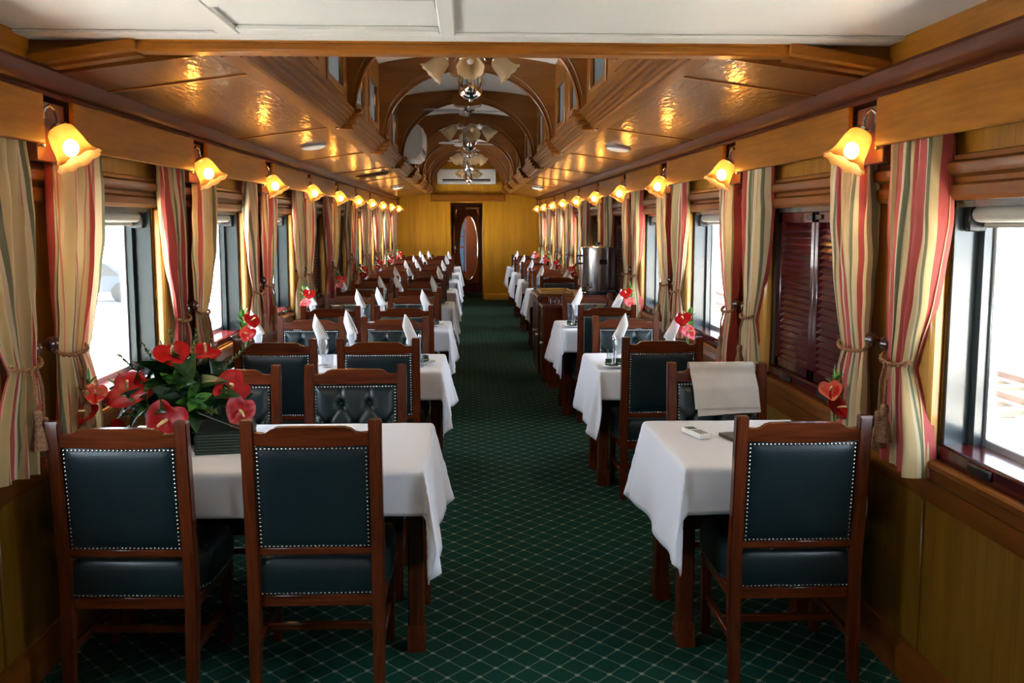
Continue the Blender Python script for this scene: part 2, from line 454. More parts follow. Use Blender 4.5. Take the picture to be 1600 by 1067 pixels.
# rear bulkhead behind the viewer, far partition with passage and door
mb = MB(); mb.box((-W - .16, YB - .1, -.1), (W + .16, YB, 2.4)); struct(mb.obj('wall_rear', 'oak_v'))
PX0, PX1, PZ = -.385, .318, 2.06
mb = MB()
mb.box((-W, YF, 0), (PX0, YF + .06, 3.1)); mb.box((PX1, YF, 0), (W, YF + .06, 3.1)); mb.box((PX0, YF, PZ), (PX1, YF + .06, 3.1))
struct(mb.obj('wall_far', 'far_v'))
mb = MB()
mb.box((PX0 - .05, YF + .06, 0), (PX0, YF + 2.1, PZ)); mb.box((PX1, YF + .06, 0), (PX1 + .05, YF + 2.1, PZ)); mb.box((PX0, YF + .06, PZ), (PX1, YF + 2.1, PZ + .05))
struct(mb.obj('wall_passage', 'far_v'))
t = MB(); t.box((PX0 - .085, YF - .018, 0), (PX0 + .012, YF + .07, PZ), .006); trim(t, 'far_v')
t = MB(); t.box((PX1 - .012, YF - .012, 0), (PX1 + .03, YF + .07, PZ), .006); trim(t, 'far_v')
for x0, x1 in ((-W, PX0 - .085), (PX1 + .03, W)):
    b = MB(); b.along_x([(YF, 0), (YF - .025, 0), (YF - .025, .11), (YF - .01, .13), (YF, .14)], x0, x1)
    struct(b.obj('baseboard_far', 'far_v'))
# bulkhead beam under the far cooler
t = MB(); t.box((-.78, YF - .16, 2.085), (.78, YF, 2.235), .012); trim(t, 'oak_x')
# the far door
YD = YF + 2.0
dr = thing('door_1', '', '', (0, YD, 0)); del dr['label']; del dr['category']; dr['kind'] = 'structure'
mb = MB()
mb.box((PX0, -.03, 0), (PX0 + .06, .05, PZ)); mb.box((PX1 - .02, -.03, 0), (PX1, .05, PZ)); mb.box((PX0 + .06, -.03, 1.985), (PX1 - .02, .05, PZ))
mb.obj('door_frame', 'doord', dr)
OX, OZ, OA, OB = .012, 1.055, .215, .745
def oval_panel(mb, x0, x1, z0, z1, y0, y1, n=64):
    bm = mb.bm
    for y in (y0, y1):
        pass
    ring = []
    for k in range(n):
        a = 2 * math.pi * k / n
        ex, ez = math.cos(a), math.sin(a)
        cx, cz = (x0 + x1) / 2 - OX, 0
        # ray from the oval's centre to the rectangle
        ts = []
        if ex > 1e-6: ts.append((x1 - OX) / ex)
        if ex < -1e-6: ts.append((x0 - OX) / ex)
        if ez > 1e-6: ts.append((z1 - OZ) / ez)
        if ez < -1e-6: ts.append((z0 - OZ) / ez)
        tt = min(v for v in ts if v > 0)
        ring.append(((OX + OA * ex, OZ + OB * ez), (OX + tt * ex, OZ + tt * ez)))
    V = [[bm.verts.new((p[0], y, p[1])) for y in (y0, y1) for p in r] for r in ring]   # in@y0, out@y0, in@y1, out@y1
    for k in range(n):
        a, b = V[k], V[(k + 1) % n]
        bm.faces.new((a[0], a[1], b[1], b[0])); bm.faces.new((a[2], b[2], b[3], a[3]))
        bm.faces.new((a[0], b[0], b[2], a[2])); bm.faces.new((a[1], a[3], b[3], b[1]))
mb = MB(); oval_panel(mb, PX0 + .10, PX1 - .075, .24, 1.945, -.012, .03); mb.obj('door_panel', 'door', dr)
mb = MB()
mb.box((PX0 + .06, -.02, .015), (PX0 + .10, .03, 1.985), .004); mb.box((PX1 - .075, -.02, .015), (PX1 - .02, .03, 1.985), .004)
mb.box((PX0 + .10, -.02, 1.945), (PX1 - .075, .03, 1.985), .004); mb.box((PX0 + .10, -.02, .015), (PX1 - .075, .03, .24), .004)
mb.obj('door_stile', 'doord', dr)
mb = MB(); mb.tube([(OX + OA * math.cos(2 * math.pi * k / 64), -.016, OZ + OB * math.sin(2 * math.pi * k / 64)) for k in range(65)], .012, 8)
mb.obj('oval_trim', 'chrome', dr)
mb = MB()
bm = mb.bm; vs = [bm.verts.new((OX + OA * math.cos(2 * math.pi * k / 64), .008, OZ + OB * math.sin(2 * math.pi * k / 64))) for k in range(64)]; bm.faces.new(vs)
mb.obj('oval_pane', 'glass', dr)
mb = MB(); mb.box((PX0 + .065, -.035, .94), (PX0 + .095, -.02, 1.10), .004); mb.tube([(PX0 + .08, -.035, 1.02), (PX0 + .08, -.07, 1.02), (PX0 + .17, -.075, 1.015)], .009)
mb.obj('door_handle', 'chrome', dr)
mb = MB(); mb.box((-.07, -.06, 1.945), (.27, -.022, 1.99), .006); mb.obj('door_closer', 'steel', dr)
# vestibule beyond the door
mb = MB()
mb.box((-.9, YD + 1.2, -.1), (-.26, YD + 1.25, 2.2)); mb.box((-.12, YD + 1.2, -.1), (-.085, YD + 1.25, 2.2)); mb.box((-.06, YD + 1.2, -.1), (.9, YD + 1.25, 2.2)); mb.box((-.26, YD + 1.2, -.1), (-.06, YD + 1.25, .45)); mb.box((-.26, YD + 1.2, 1.85), (-.06, YD + 1.25, 2.2)); mb.box((-.26, YD + 1.2, 1.28), (-.12, YD + 1.25, 1.31)); mb.box((-.26, YD + 1.2, 1.02), (-.12, YD + 1.25, 1.06)); mb.box((.85, YD + .06, -.1), (.9, YD + 1.2, 2.2))
mb.box((-.9, YD + .06, 2.15), (.9, YD + 1.25, 2.2)); mb.box((-.9, YD + .06, -.1), (.9, YD + 1.25, 0))
mb.box((-.9, YD + .06, 0), (-.85, YD + 1.2, .9)); mb.box((-.9, YD + .05, 0), (-.4, YD + .1, 2.2)); mb.box((.33, YD + .05, 0), (.9, YD + .1, 2.2))
struct(mb.obj('wall_vestibule', 'redblock'))
wv = thing('window_added_slot', '', '', (0, 0, 0)); del wv['label']; del wv['category']; wv['kind'] = 'structure'  # opening and bars added to imitate the bright stripes in the door's oval
M['dimglass'] = window_glass('slot_dimming_glass', (.10, .135, .165))  # tint added to dim the daylight through that slot
mb = MB(); mb.box((-.27, YD + 1.255, .42), (-.05, YD + 1.258, 1.88)); mb.obj('pane', 'dimglass', wv)

# ------------------------------------------------------------------ setting: ceilings
mb = MB(); mb.box((-W, YB, 2.28), (W, YH - .02, 2.32)); struct(mb.obj('ceiling', 'white_paint'))
t = MB(); t.box((-1.5, YH - .17, 2.268), (1.5, YH - .03, 2.281), .004); trim(t, 'white_paint')
# framed hatch in the near ceiling
hx0, hx1, hy0, hy1 = -.82, -.04, 2.60, 3.40
t = MB()
t.box((hx0, hy0, 2.262), (hx0 + .075, hy1, 2.281), .004); t.box((hx1 - .05, hy0, 2.262), (hx1, hy1, 2.281), .004)
t.box((hx0 + .076, hy1 - .07, 2.263), (hx1 - .051, hy1, 2.2805), .003); t.box((hx0 + .076, 2.88, 2.263), (hx1 - .051, 2.99, 2.2805), .003)
trim(t, 'white_paint')
# side ceilings, panel by panel
seams = [YH + .04] + SEAM + [YF]
for sx in (-1, 1):
    for i, (a, b) in enumerate(zip(seams, seams[1:])):
        mb = MB()
        mb.along_y([(sx * 1.50, 2.158), (sx * .80, 2.250), (sx * .80, 2.275), (sx * 1.50, 2.185)], a + .004, b - .004)
        struct(mb.obj('ceiling', 'ceil'))
    for s in SEAM:
        t = MB(); t.along_y([(sx * 1.44, 2.160), (sx * .85, 2.238), (sx * .85, 2.246), (sx * 1.44, 2.168)], s - .014, s + .014); trim(t, 'arch')
    # flat border strip beside the clerestory and the big stepped moulding
    t = MB()
    t.along_y([(sx * .872, 2.236), (sx * .868, 2.229), (sx * .80, 2.238), (sx * .80, 2.26), (sx * .872, 2.25)], YH + .05, YF)
    trim(t, 'moul')
    t = MB()
    prof = [(.812, 2.240), (.800, 2.228), (.785, 2.232), (.780, 2.246), (.768, 2.250), (.765, 2.264), (.752, 2.268), (.750, 2.282), (.736, 2.286), (.732, 2.302), (.716, 2.306), (.712, 2.322), (.700, 2.326), (.700, 2.345), (.76, 2.352), (.83, 2.30)]
    t.along_y([(sx * x, z) for x, z in prof], YH + .05, YF)
    trim(t, 'moul', 20)
# clerestory walls with small grey panes
for sd, sx in (('left', -1), ('right', 1)):
    w = MB()
    x0, x1 = sx * .745, sx * .80
    def cb(y0, y1, z0, z1, xa=.745, xb=.80, bev=0): w.box((min(sx * xa, sx * xb), y0, z0), (max(sx * xa, sx * xb), y1, z1), bev)
    holes = []
    for y in [ARCH[0] - 2.27] + ARCH[:-1]:
        for c in (.62, 1.65): holes.append((y + c - .34, y + c + .34))
    zz0, zz1 = 2.43, 2.76
    cb(YH + .05, YF, 2.33, zz0); cb(YH + .05, YF, zz1, 3.02)
    ys = [YH + .05] + [v for h in holes for v in h] + [YF]
    for a, b in zip(ys[0::2], ys[1::2]): cb(a, b, zz0, zz1)
    struct(w.obj('wall_clerestory_' + sd, 'cler'))
    for k, (a, b) in enumerate(holes):
        wd = thing('window_clerestory', '', '', (0, 0, 0)); del wd['label']; del wd['category']; wd['kind'] = 'structure'
        p = MB(); p.box((min(sx * .765, sx * .775), a, zz0), (max(sx * .765, sx * .775), b, zz1)); p.obj('pane', 'pane_grey', wd)
        fr = MB()
        def fb(y0, y1, z0, z1): fr.box((min(sx * .732, sx * .76), y0, z0), (max(sx * .732, sx * .76), y1, z1), .005)
        fb(a - .03, a + .015, zz0 - .03, zz1 + .03); fb(b - .015, b + .03, zz0 - .03, zz1 + .03); fb(a, b, zz0 - .03, zz0 + .015); fb(a, b, zz1 - .015, zz1 + .03)
        fr.obj('window_frame', 'cler', wd)
# curved white roof of the clerestory
rf = MB()
rf.grid(lambda u, v: (-.80 + 1.6 * u, YH + .05 + (YF - YH - .05) * v, 2.965 + .085 * (1 - (2 * u - 1) ** 2)), 24, 1)
rf.solid(-.03)
struct(rf.obj('ceiling', 'roof'))
# closing wall above the header
mb = MB(); mb.box((-.80, YH + .02, 2.285), (.80, YH + .06, 3.05)); struct(mb.obj('wall_header', 'cler'))
# header across the saloon
t = MB(); t.box((-1.145, YH - .045, 2.231), (1.145, YH + .05, 2.29), .01); trim(t, 'oak_x')
t = MB(); t.box((-1.145, YH - .060, 2.262), (1.145, YH + .0, 2.284), .006); trim(t, 'oak_x')
for sx in (-1, 1):
    t = MB()
    t.prism([(sx * 1.13, 2.222), (sx * 1.13, 2.288), (sx * 1.56, 2.288), (sx * 1.56, 2.16)], lambda x, z: (x, YH - .02, z), lambda x, z: (x, YH + .05, z)); trim(t, 'arch')
    t = MB()
    t.prism([(sx * 1.13, 2.236), (sx * 1.13, 2.272), (sx * 1.50, 2.212), (sx * 1.50, 2.178)], lambda x, z: (x, YH - .075, z), lambda x, z: (x, YH - .02, z)); trim(t, 'oak_x')
# arches
for k, y in enumerate(ARCH):
    n = 40
    a_in, b_in, zc = .700, .595, 2.335
    mb = MB(); bm = mb.bm
    def roofz(x): return 2.965 + .085 * (1 - (x / .80) ** 2)
    pin = [(-a_in, 2.345)] + [(a_in * math.cos(math.pi - math.pi * i / n), zc + b_in * math.sin(math.pi * i / n)) for i in range(n + 1)] + [(a_in, 2.345)]
    pin = pin[1:-1]
    pout = []
    for x, z in pin:
        u = (x / a_in)
        # outer outline: up the wall, then along the roof
        ang = math.atan2(z - zc, x)
        if abs(math.cos(ang)) > 1e-6: tw = .745 / abs(math.cos(ang))
        else: tw = 9
        xo, zo = tw * math.cos(ang), zc + tw * math.sin(ang)
        if zo > roofz(.745):
            # walk to the roof curve
            lo, hi = .3, 1.2
            for _ in range(30):
                mid = (lo + hi) / 2
                if zc + mid * math.sin(ang) < roofz(mid * math.cos(ang)): lo = mid
                else: hi = mid
            xo, zo = lo * math.cos(ang), zc + lo * math.sin(ang)
        pout.append((xo, zo))
    th = .05
    V = [[bm.verts.new((p[0], y + s, p[1])) for s in (-th, th) for p in (pin[i], pout[i])] for i in range(n + 1)]
    for i in range(n):
        a, b = V[i], V[i + 1]
        bm.faces.new((a[0], a[1], b[1], b[0])); bm.faces.new((a[2], b[2], b[3], a[3]))
        bm.faces.new((a[0], b[0], b[2], a[2])); bm.faces.new((a[1], a[3], b[3], b[1]))
    trim(mb, 'arch')
    # beads round the arch: the lit lip and a raised rib further out
    t = MB()
    t.tube([((a_in - .002) * math.cos(math.pi * i / n), y - th, zc + (b_in - .002) * math.sin(math.pi * i / n)) for i in range(n + 1)], .011, 6)
    trim(t, 'moul')
    t = MB()
    t.tube([((a_in + .03) * math.cos(math.pi * i / n), y - th, zc + (b_in + .055) * math.sin(math.pi * i / n)) for i in range(2, n - 1)], .008, 6)
    trim(t, 'arch')
    # corbels under the springing
    for sx in (-1, 1):
        t = MB()
        for (xa, xb, z0, z1) in ((.655, .76, 2.318, 2.35), (.672, .77, 2.288, 2.318), (.690, .79, 2.252, 2.288), (.715, .82, 2.222, 2.252)):
            t.box((min(sx * xa, sx * xb), y - .068, z0), (max(sx * xa, sx * xb), y + .068, z1), .006)
        trim(t, 'moul')
    # hanging block at the crown
    t = MB()
    t.prism([(-.16, 3.04), (.16, 3.04), (.16, 2.93), (.145, 2.895), (.11, 2.88), (-.11, 2.88), (-.145, 2.895), (-.16, 2.93)], lambda x, z: (x, y - .095, z), lambda x, z: (x, y + .075, z))
    trim(t, 'arch')

# ------------------------------------------------------------------ windows
SHUT = {'left': {3: 0, 4: 1, 5: 1}, 'right': {1: 1, 4: 1, 5: 1}}
SHUT['left'].pop(3)
for q in SHUT.values(): q[-1] = 1  # unseen windows behind the viewer, shuttered to keep the foreground dim
wn = [0]
def window(sd, sx, i, y0, y1, shut):
    wn[0] += 1
    w = thing('window_%d' % wn[0], '', '', (0, 0, 0)); del w['label']; del w['category']; w['kind'] = 'structure'
    def b(mb, x0, x1, ya, yb, z0, z1, bev=0.): mb.box((min(sx * x0, sx * x1), ya, z0), (max(sx * x0, sx * x1), yb, z1), bev)
    m = MB()          # deep painted steel reveal
    b(m, W + .005, W + .145, y0, y0 + .022, ZS, ZW); b(m, W + .005, W + .145, y1 - .022, y1, ZS, ZW); b(m, W + .005, W + .145, y0, y1, ZW - .022, ZW)
    b(m, W + .085, W + .115, y0 + .022, y0 + .06, ZS, ZW); b(m, W + .085, W + .115, y1 - .06, y1 - .022, ZS, ZW)
    m.obj('window_frame', 'sash' if sx < 0 else 'sash_r', w)
    m = MB(); b(m, W - .012, W + .15, y0, y1, ZS - .004, ZS + .055, .008); m.obj('bottom_rail', 'shut', w)
    m = MB(); c = (y0 + y1) / 2
    for d in (-.26, .26):
        b(m, W - .022, W - .008, c + d - .07, c + d + .07, ZS + .012, ZS + .042, .005)
    m.obj('latch', 'black', w)
    m = MB()
    b(m, W + .115, W + .145, y0 + .03, y0 + .075, ZS + .05, ZW - .02, .004); b(m, W + .115, W + .145, y1 - .075, y1 - .03, ZS + .05, ZW - .02, .004)
    b(m, W + .115, W + .145, y0 + .075, y1 - .075, ZS + .05, ZS + .08, .004); b(m, W + .115, W + .145, y0 + .075, y1 - .075, ZW - .06, ZW - .02, .004)
    m.obj('glazing_frame', 'alu', w)
    m = MB(); b(m, W + .128, W + .134, y0 + .06, y1 - .06, ZS + .06, ZW - .04); m.obj('pane', 'glass', w)
    m = MB()
    m.tube([(sx * (W + .06), y0 + .07, ZW - .045), (sx * (W + .06), y1 - .07, ZW - .045)], .026, 12)
    b(m, W + .082, W + .086, y0 + .07, y1 - .07, ZW - .075, ZW - .045); b(m, W + .074, W + .092, y0 + .07, y1 - .07, ZW - .088, ZW - .072, .004)
    m.obj('roller_blind', 'blind', w)
    m = MB()
    for yy in (y0 + .045, y1 - .045): b(m, W + .03, W + .09, yy - .018, yy + .018, ZW - .10, ZW - .012, .004)
    m.obj('blind_bracket', 'black', w)
    if shut:
        n = 22
        for (ya, yb) in ((y0 + .024, c - .004), (c + .004, y1 - .024)):
            m = MB()
            b(m, W + .012, W + .04, ya, ya + .045, ZS + .055, ZW - .022, .004); b(m, W + .012, W + .04, yb - .045, yb, ZS + .055, ZW - .022, .004)
            b(m, W + .012, W + .04, ya, yb, ZW - .075, ZW - .022, .004); b(m, W + .012, W + .04, ya, yb, ZS + .055, ZS + .105, .004)
            zs, ze = ZS + .105, ZW - .075
            for k in range(n):
                z = zs + (ze - zs) * (k + .5) / n
                m.prism([(sx * (W + .014), z - .020), (sx * (W + .020), z - .022), (sx * (W + .042), z + .012), (sx * (W + .036), z + .016)],
                        lambda x, zz, q=ya + .045: (x, q, zz), lambda x, zz, q=yb - .045: (x, q, zz))
            m.obj('shutter', 'shut', w)
        m = MB()
        for yy in (c - .06, c + .06): b(m, W + .004, W + .014, yy - .035, yy + .035, ZW - .058, ZW - .036, .003)
        m.obj('shutter_catch', 'black', w)
    return w
for sd, sx in (('left', -1), ('right', 1)):
    for j in range(len(PIL) - 1):
        y0, y1 = PIL[j] + HP, PIL[j + 1] - HP
        idx = round((PIL[j + 1] - 3.6) / 1.875)      # 0 is the first window seen at the right edge
        window(sd, sx, idx, y0, y1, idx in SHUT[sd])
# outer skin of the near wall end where no window is modelled
# ------------------------------------------------------------------ curtains
def curtain_thing(sx, seed, w_top, w_tie, w_bot, d_top, d_tie, d_bot, ztie, zb, tass):
    """sx: wall side; d_*: offset along the wall from the holdback knob line (sign = direction away from the pillar)"""
    rnd = random.Random(seed)
    t = thing('curtain', 'curtain', 'curtain')
    ztop = 1.965
    ph = rnd.random() * 6.28; nf = rnd.choice((3.5, 4, 4.5)); off = rnd.random()
    sgn = 1 if d_top > 0 else -1
    def prof(v):
        z = ztop + (zb - ztop) * v
        vt = (ztop - ztie) / (ztop - zb)
        if v < vt:
            k = v / vt; k2 = k ** 2.2
            bul = math.sin(math.pi * k) * .025
            return z, w_top + (w_tie - w_top) * k2 + bul, d_top + (d_tie - d_top) * k2, 1 - .55 * k2
        k = (v - vt) / (1 - vt); k2 = math.sin(k * math.pi / 2) ** .8
        return z, w_tie + (w_bot - w_tie) * k2, d_tie + (d_bot - d_tie) * k2, .45 + .55 * k2
    def fn(u, v):
        z, w, d, am = prof(v)
        a = 2 * math.pi * nf * u + ph + .5 * math.sin(3 * v + seed)
        A = .042 * am * (.7 + .45 * math.sin(5 * u + seed)) * (.72 + .28 * min(1, v * 4))
        fold = A * math.sin(a) + .010 * am * math.sin(2.3 * a + 1.7 + 4 * v)
        y = d + w * (u - .5) + .012 * am * math.sin(a * 1. + 1.2) + .016 * am * math.sin(3.1 * v + 5 * u + seed) * math.sin(math.pi * u) + .004 * math.sin(9 * v + 14 * u)
        crum = .006 * noise.noise(Vector((u * 6, v * 9, seed * 3.1)))
        z += .012 * math.sin(a) * max(0, v - .8)
        return Vector((fold + crum, y, z))
    mb = MB(); mb.grid(fn, 84, 40, uvf=lambda u, v: (u * 2.05 + off, v))
    o = mb.obj('fabric', 'curtain', t, angle=180, recalc=False)
    # rope round the waist, back to the knob
    z, w, d, am = prof((ztop - ztie) / (ztop - zb))
    inward = -sx
    m = MB(); pts = []
    n = 26
    for k in range(n + 1):
        a = math.pi * k / n
        y = d + (w / 2 + .012) * math.cos(a) * sgn
        x = inward * (.034 * math.sin(a) + .006)
        pts.append((x, y, z + .028 - .05 * (k / n if sgn > 0 else k / n) * 0 - .02 * math.sin(a)))
    ky = d - sgn * (w / 2 + .02)
    pts = pts + [(-inward * .02, ky, z + .06)]
    for s in (0, math.pi):
        tw = []
        for q, p in enumerate(pts):
            tw.append((p[0] + .0035 * math.cos(q * 1.1 + s), p[1], p[2] + .0045 * math.sin(q * 1.1 + s)))
        m.tube(tw, .0052, 6)
    for q in range(tass):
        yy = d + sgn * .01 + (q - .5) * .045
        m.tube([(inward * .044, yy - .01, z + .01), (inward * .056, yy, z - .05), (inward * .055, yy + .004, z - .13 - .03 * q)], .0055, 6)
    m.obj('tieback_rope', 'rope', t)
    for q in range(tass):
        yy = d + sgn * .01 + (q - .5) * .045 + .004; zt = z - .13 - .03 * q
        m = MB()
        m.lathe([(.004, 0), (.013, -.006), (.016, -.022), (.012, -.04), (.015, -.046), (.013, -.052), (.020, -.075), (.026, -.115), (.028, -.135), (.02, -.136)], 14, Matrix.Translation((inward * .055, yy, zt)),
                ruf=lambda r, zz, a, k: (r * (1 + (.10 * math.sin(9 * a) if k > .6 else 0)), zz + (.006 * math.sin(7 * a) if k > .85 else 0)))
        m.obj('tassel', 'tassel', t)
    m = MB()
    mt = Matrix.Translation((-inward * .028, ky, z + .062)) @ Matrix.Rotation(R(90 * inward), 4, 'Y')
    m.lathe([(.010, -.04), (.010, 0), (.018, .004), (.028, .014), (.030, .026), (.022, .038), (.010, .044), (.0, .046)], 16, mt)
    m.obj('holdback_knob', 'knob', t)
    return t
CX = 1.507
protos = {}
specs = {   # near = curtain on the camera side of a pillar, far = beyond it
    'near': [(.36, .20, .34, -.285, -.20, -.26, 1.15, .80, 2), (.38, .17, .30, -.29, -.20, -.22, 1.13, .82, 1), (.35, .19, .31, -.28, -.20, -.25, 1.14, .83, 1)],
    'far': [(.42, .24, .34, .30, .20, .23, 1.15, .83, 1), (.40, .18, .30, .30, .19, .24, 1.13, .82, 1), (.43, .21, .33, .31, .20, .22, 1.16, .83, 1)]}
for sd, sx in (('left', -1), ('right', 1)):
    for nf in ('near', 'far'):
        for q, s in enumerate(specs[nf]):
            protos[sd, nf, q] = curtain_thing(sx, 11 + q * 7 + (3 if sx > 0 else 0) + (5 if nf == 'far' else 0), *s)
ci = 0
VIS = [i for i in range(len(PIL)) if PIL[i] > 3]
for sd, sx in (('left', -1), ('right', 1)):
    for k, i in enumerate(VIS):
        for nf in ('near', 'far'):
            q = k % 3
            lab = 'striped tied-back curtain on the %s side of the %s pillar, %s wall' % ('near' if nf == 'near' else 'far', ORD[k], sd)
            c = place(protos[sd, nf, q], lab, (sx * CX, PIL[i], 0), 0, 'striped curtains along the windows')
# ------------------------------------------------------------------ wall lamps
def bell(r, z, a, k):        # ruffled tulip
    ruf = max(0, (k - .72) / .28)
    return r * (1 + .035 * ruf * math.sin(9 * a)), z + .004 * ruf * math.sin(9 * a + 1.2)
def shade_mesh(mb, M4, s=1.):
    prof = [(.022, 0), (.034, .003), (.044, .014), (.050, .035), (.054, .06), (.057, .085), (.062, .105), (.071, .122), (.083, .134)]
    mb.lathe([(r * s, z * s) for r, z in prof], 36, M4, ruf=lambda r, z, a, k: tuple(v * s for v in bell(r / s, z / s, a, k)), cap=False)
    mb.solid(.0025)
def lamp_thing(sx):
    t = thing('wall_lamp', 'lamp', 'lamp')       # origin on the pillar at lamp height, lamp leans to -sx
    i = -sx
    m = MB(); m.box((min(0, i * .05), -.165, -.125), (max(0, i * .05), .085, .085), .004); m.obj('mounting_block', 'redblock', t)
    m = MB(); m.lathe([(.034, 0), (.034, .006), (.022, .014), (.010, .018)], 20, Matrix.Translation((i * .05, -.13, .03)) @ Matrix.Rotation(R(90 * i), 4, 'Y'))
    m.tube([(i * .055, -.13, .03), (i * .066, -.128, .052), (i * .076, -.112, .066), (i * .083, -.09, .058), (i * .086, -.076, .03), (i * .085, -.07, -.002)], .006, 8)
    m.obj('arm', 'chrome', t)
    ax = Vector((i * .50, -.02, -.86)).normalized()
    q = Vector((0, 0, 1)).rotation_difference(ax).to_matrix().to_4x4()
    nk = Vector((i * .084, -.07, 0))
    M4 = Matrix.Translation(nk) @ q
    m = MB(); m.lathe([(.0, -.012), (.016, -.01), (.030, .0), (.031, .012), (.026, .016)], 20, M4); m.obj('shade_holder', 'chrome', t)
    m = MB(); shade_mesh(m, M4 @ Matrix.Translation((0, 0, .008))); m.obj('lamp_shade', 'shade', t, angle=70)
    m = MB(); m.ball((0, 0, 0), .027, 14, 10, (1, 1, 1.15)); b = m.obj('bulb', 'bulb', t); b.location = nk + ax * .088
    m = MB()
    m.tube([(i * .052, -.135, -.02), (i * .062, -.137, -.04), (i * .060, -.137, -.065)], .0035, 6); m.ball((i * .06, -.137, -.07), .009, 8, 6)
    m.obj('pull_switch', 'chrome', t)
    return t, nk + ax * .088
for sd, sx in (('left', -1), ('right', 1)):
    proto, bp = lamp_thing(sx)
    for k, i in enumerate(VIS):
        y = PIL[i] + .10
        lab = 'lit amber glass wall lamp on the %s wall, %s from the front' % (sd, ORD[k])
        z = 1.985
        place(proto, lab, (sx * 1.525, y, z), 0, 'lit wall lamps')
        L = bpy.data.lights.new('lamp_light', 'POINT'); L.energy = 16.; L.color = (1., .66, .28); L.shadow_soft_size = .026
        lo = bpy.data.objects.new('lamp_light', L); COL.objects.link(lo); lo.location = Vector((sx * 1.525, y, z)) + bp

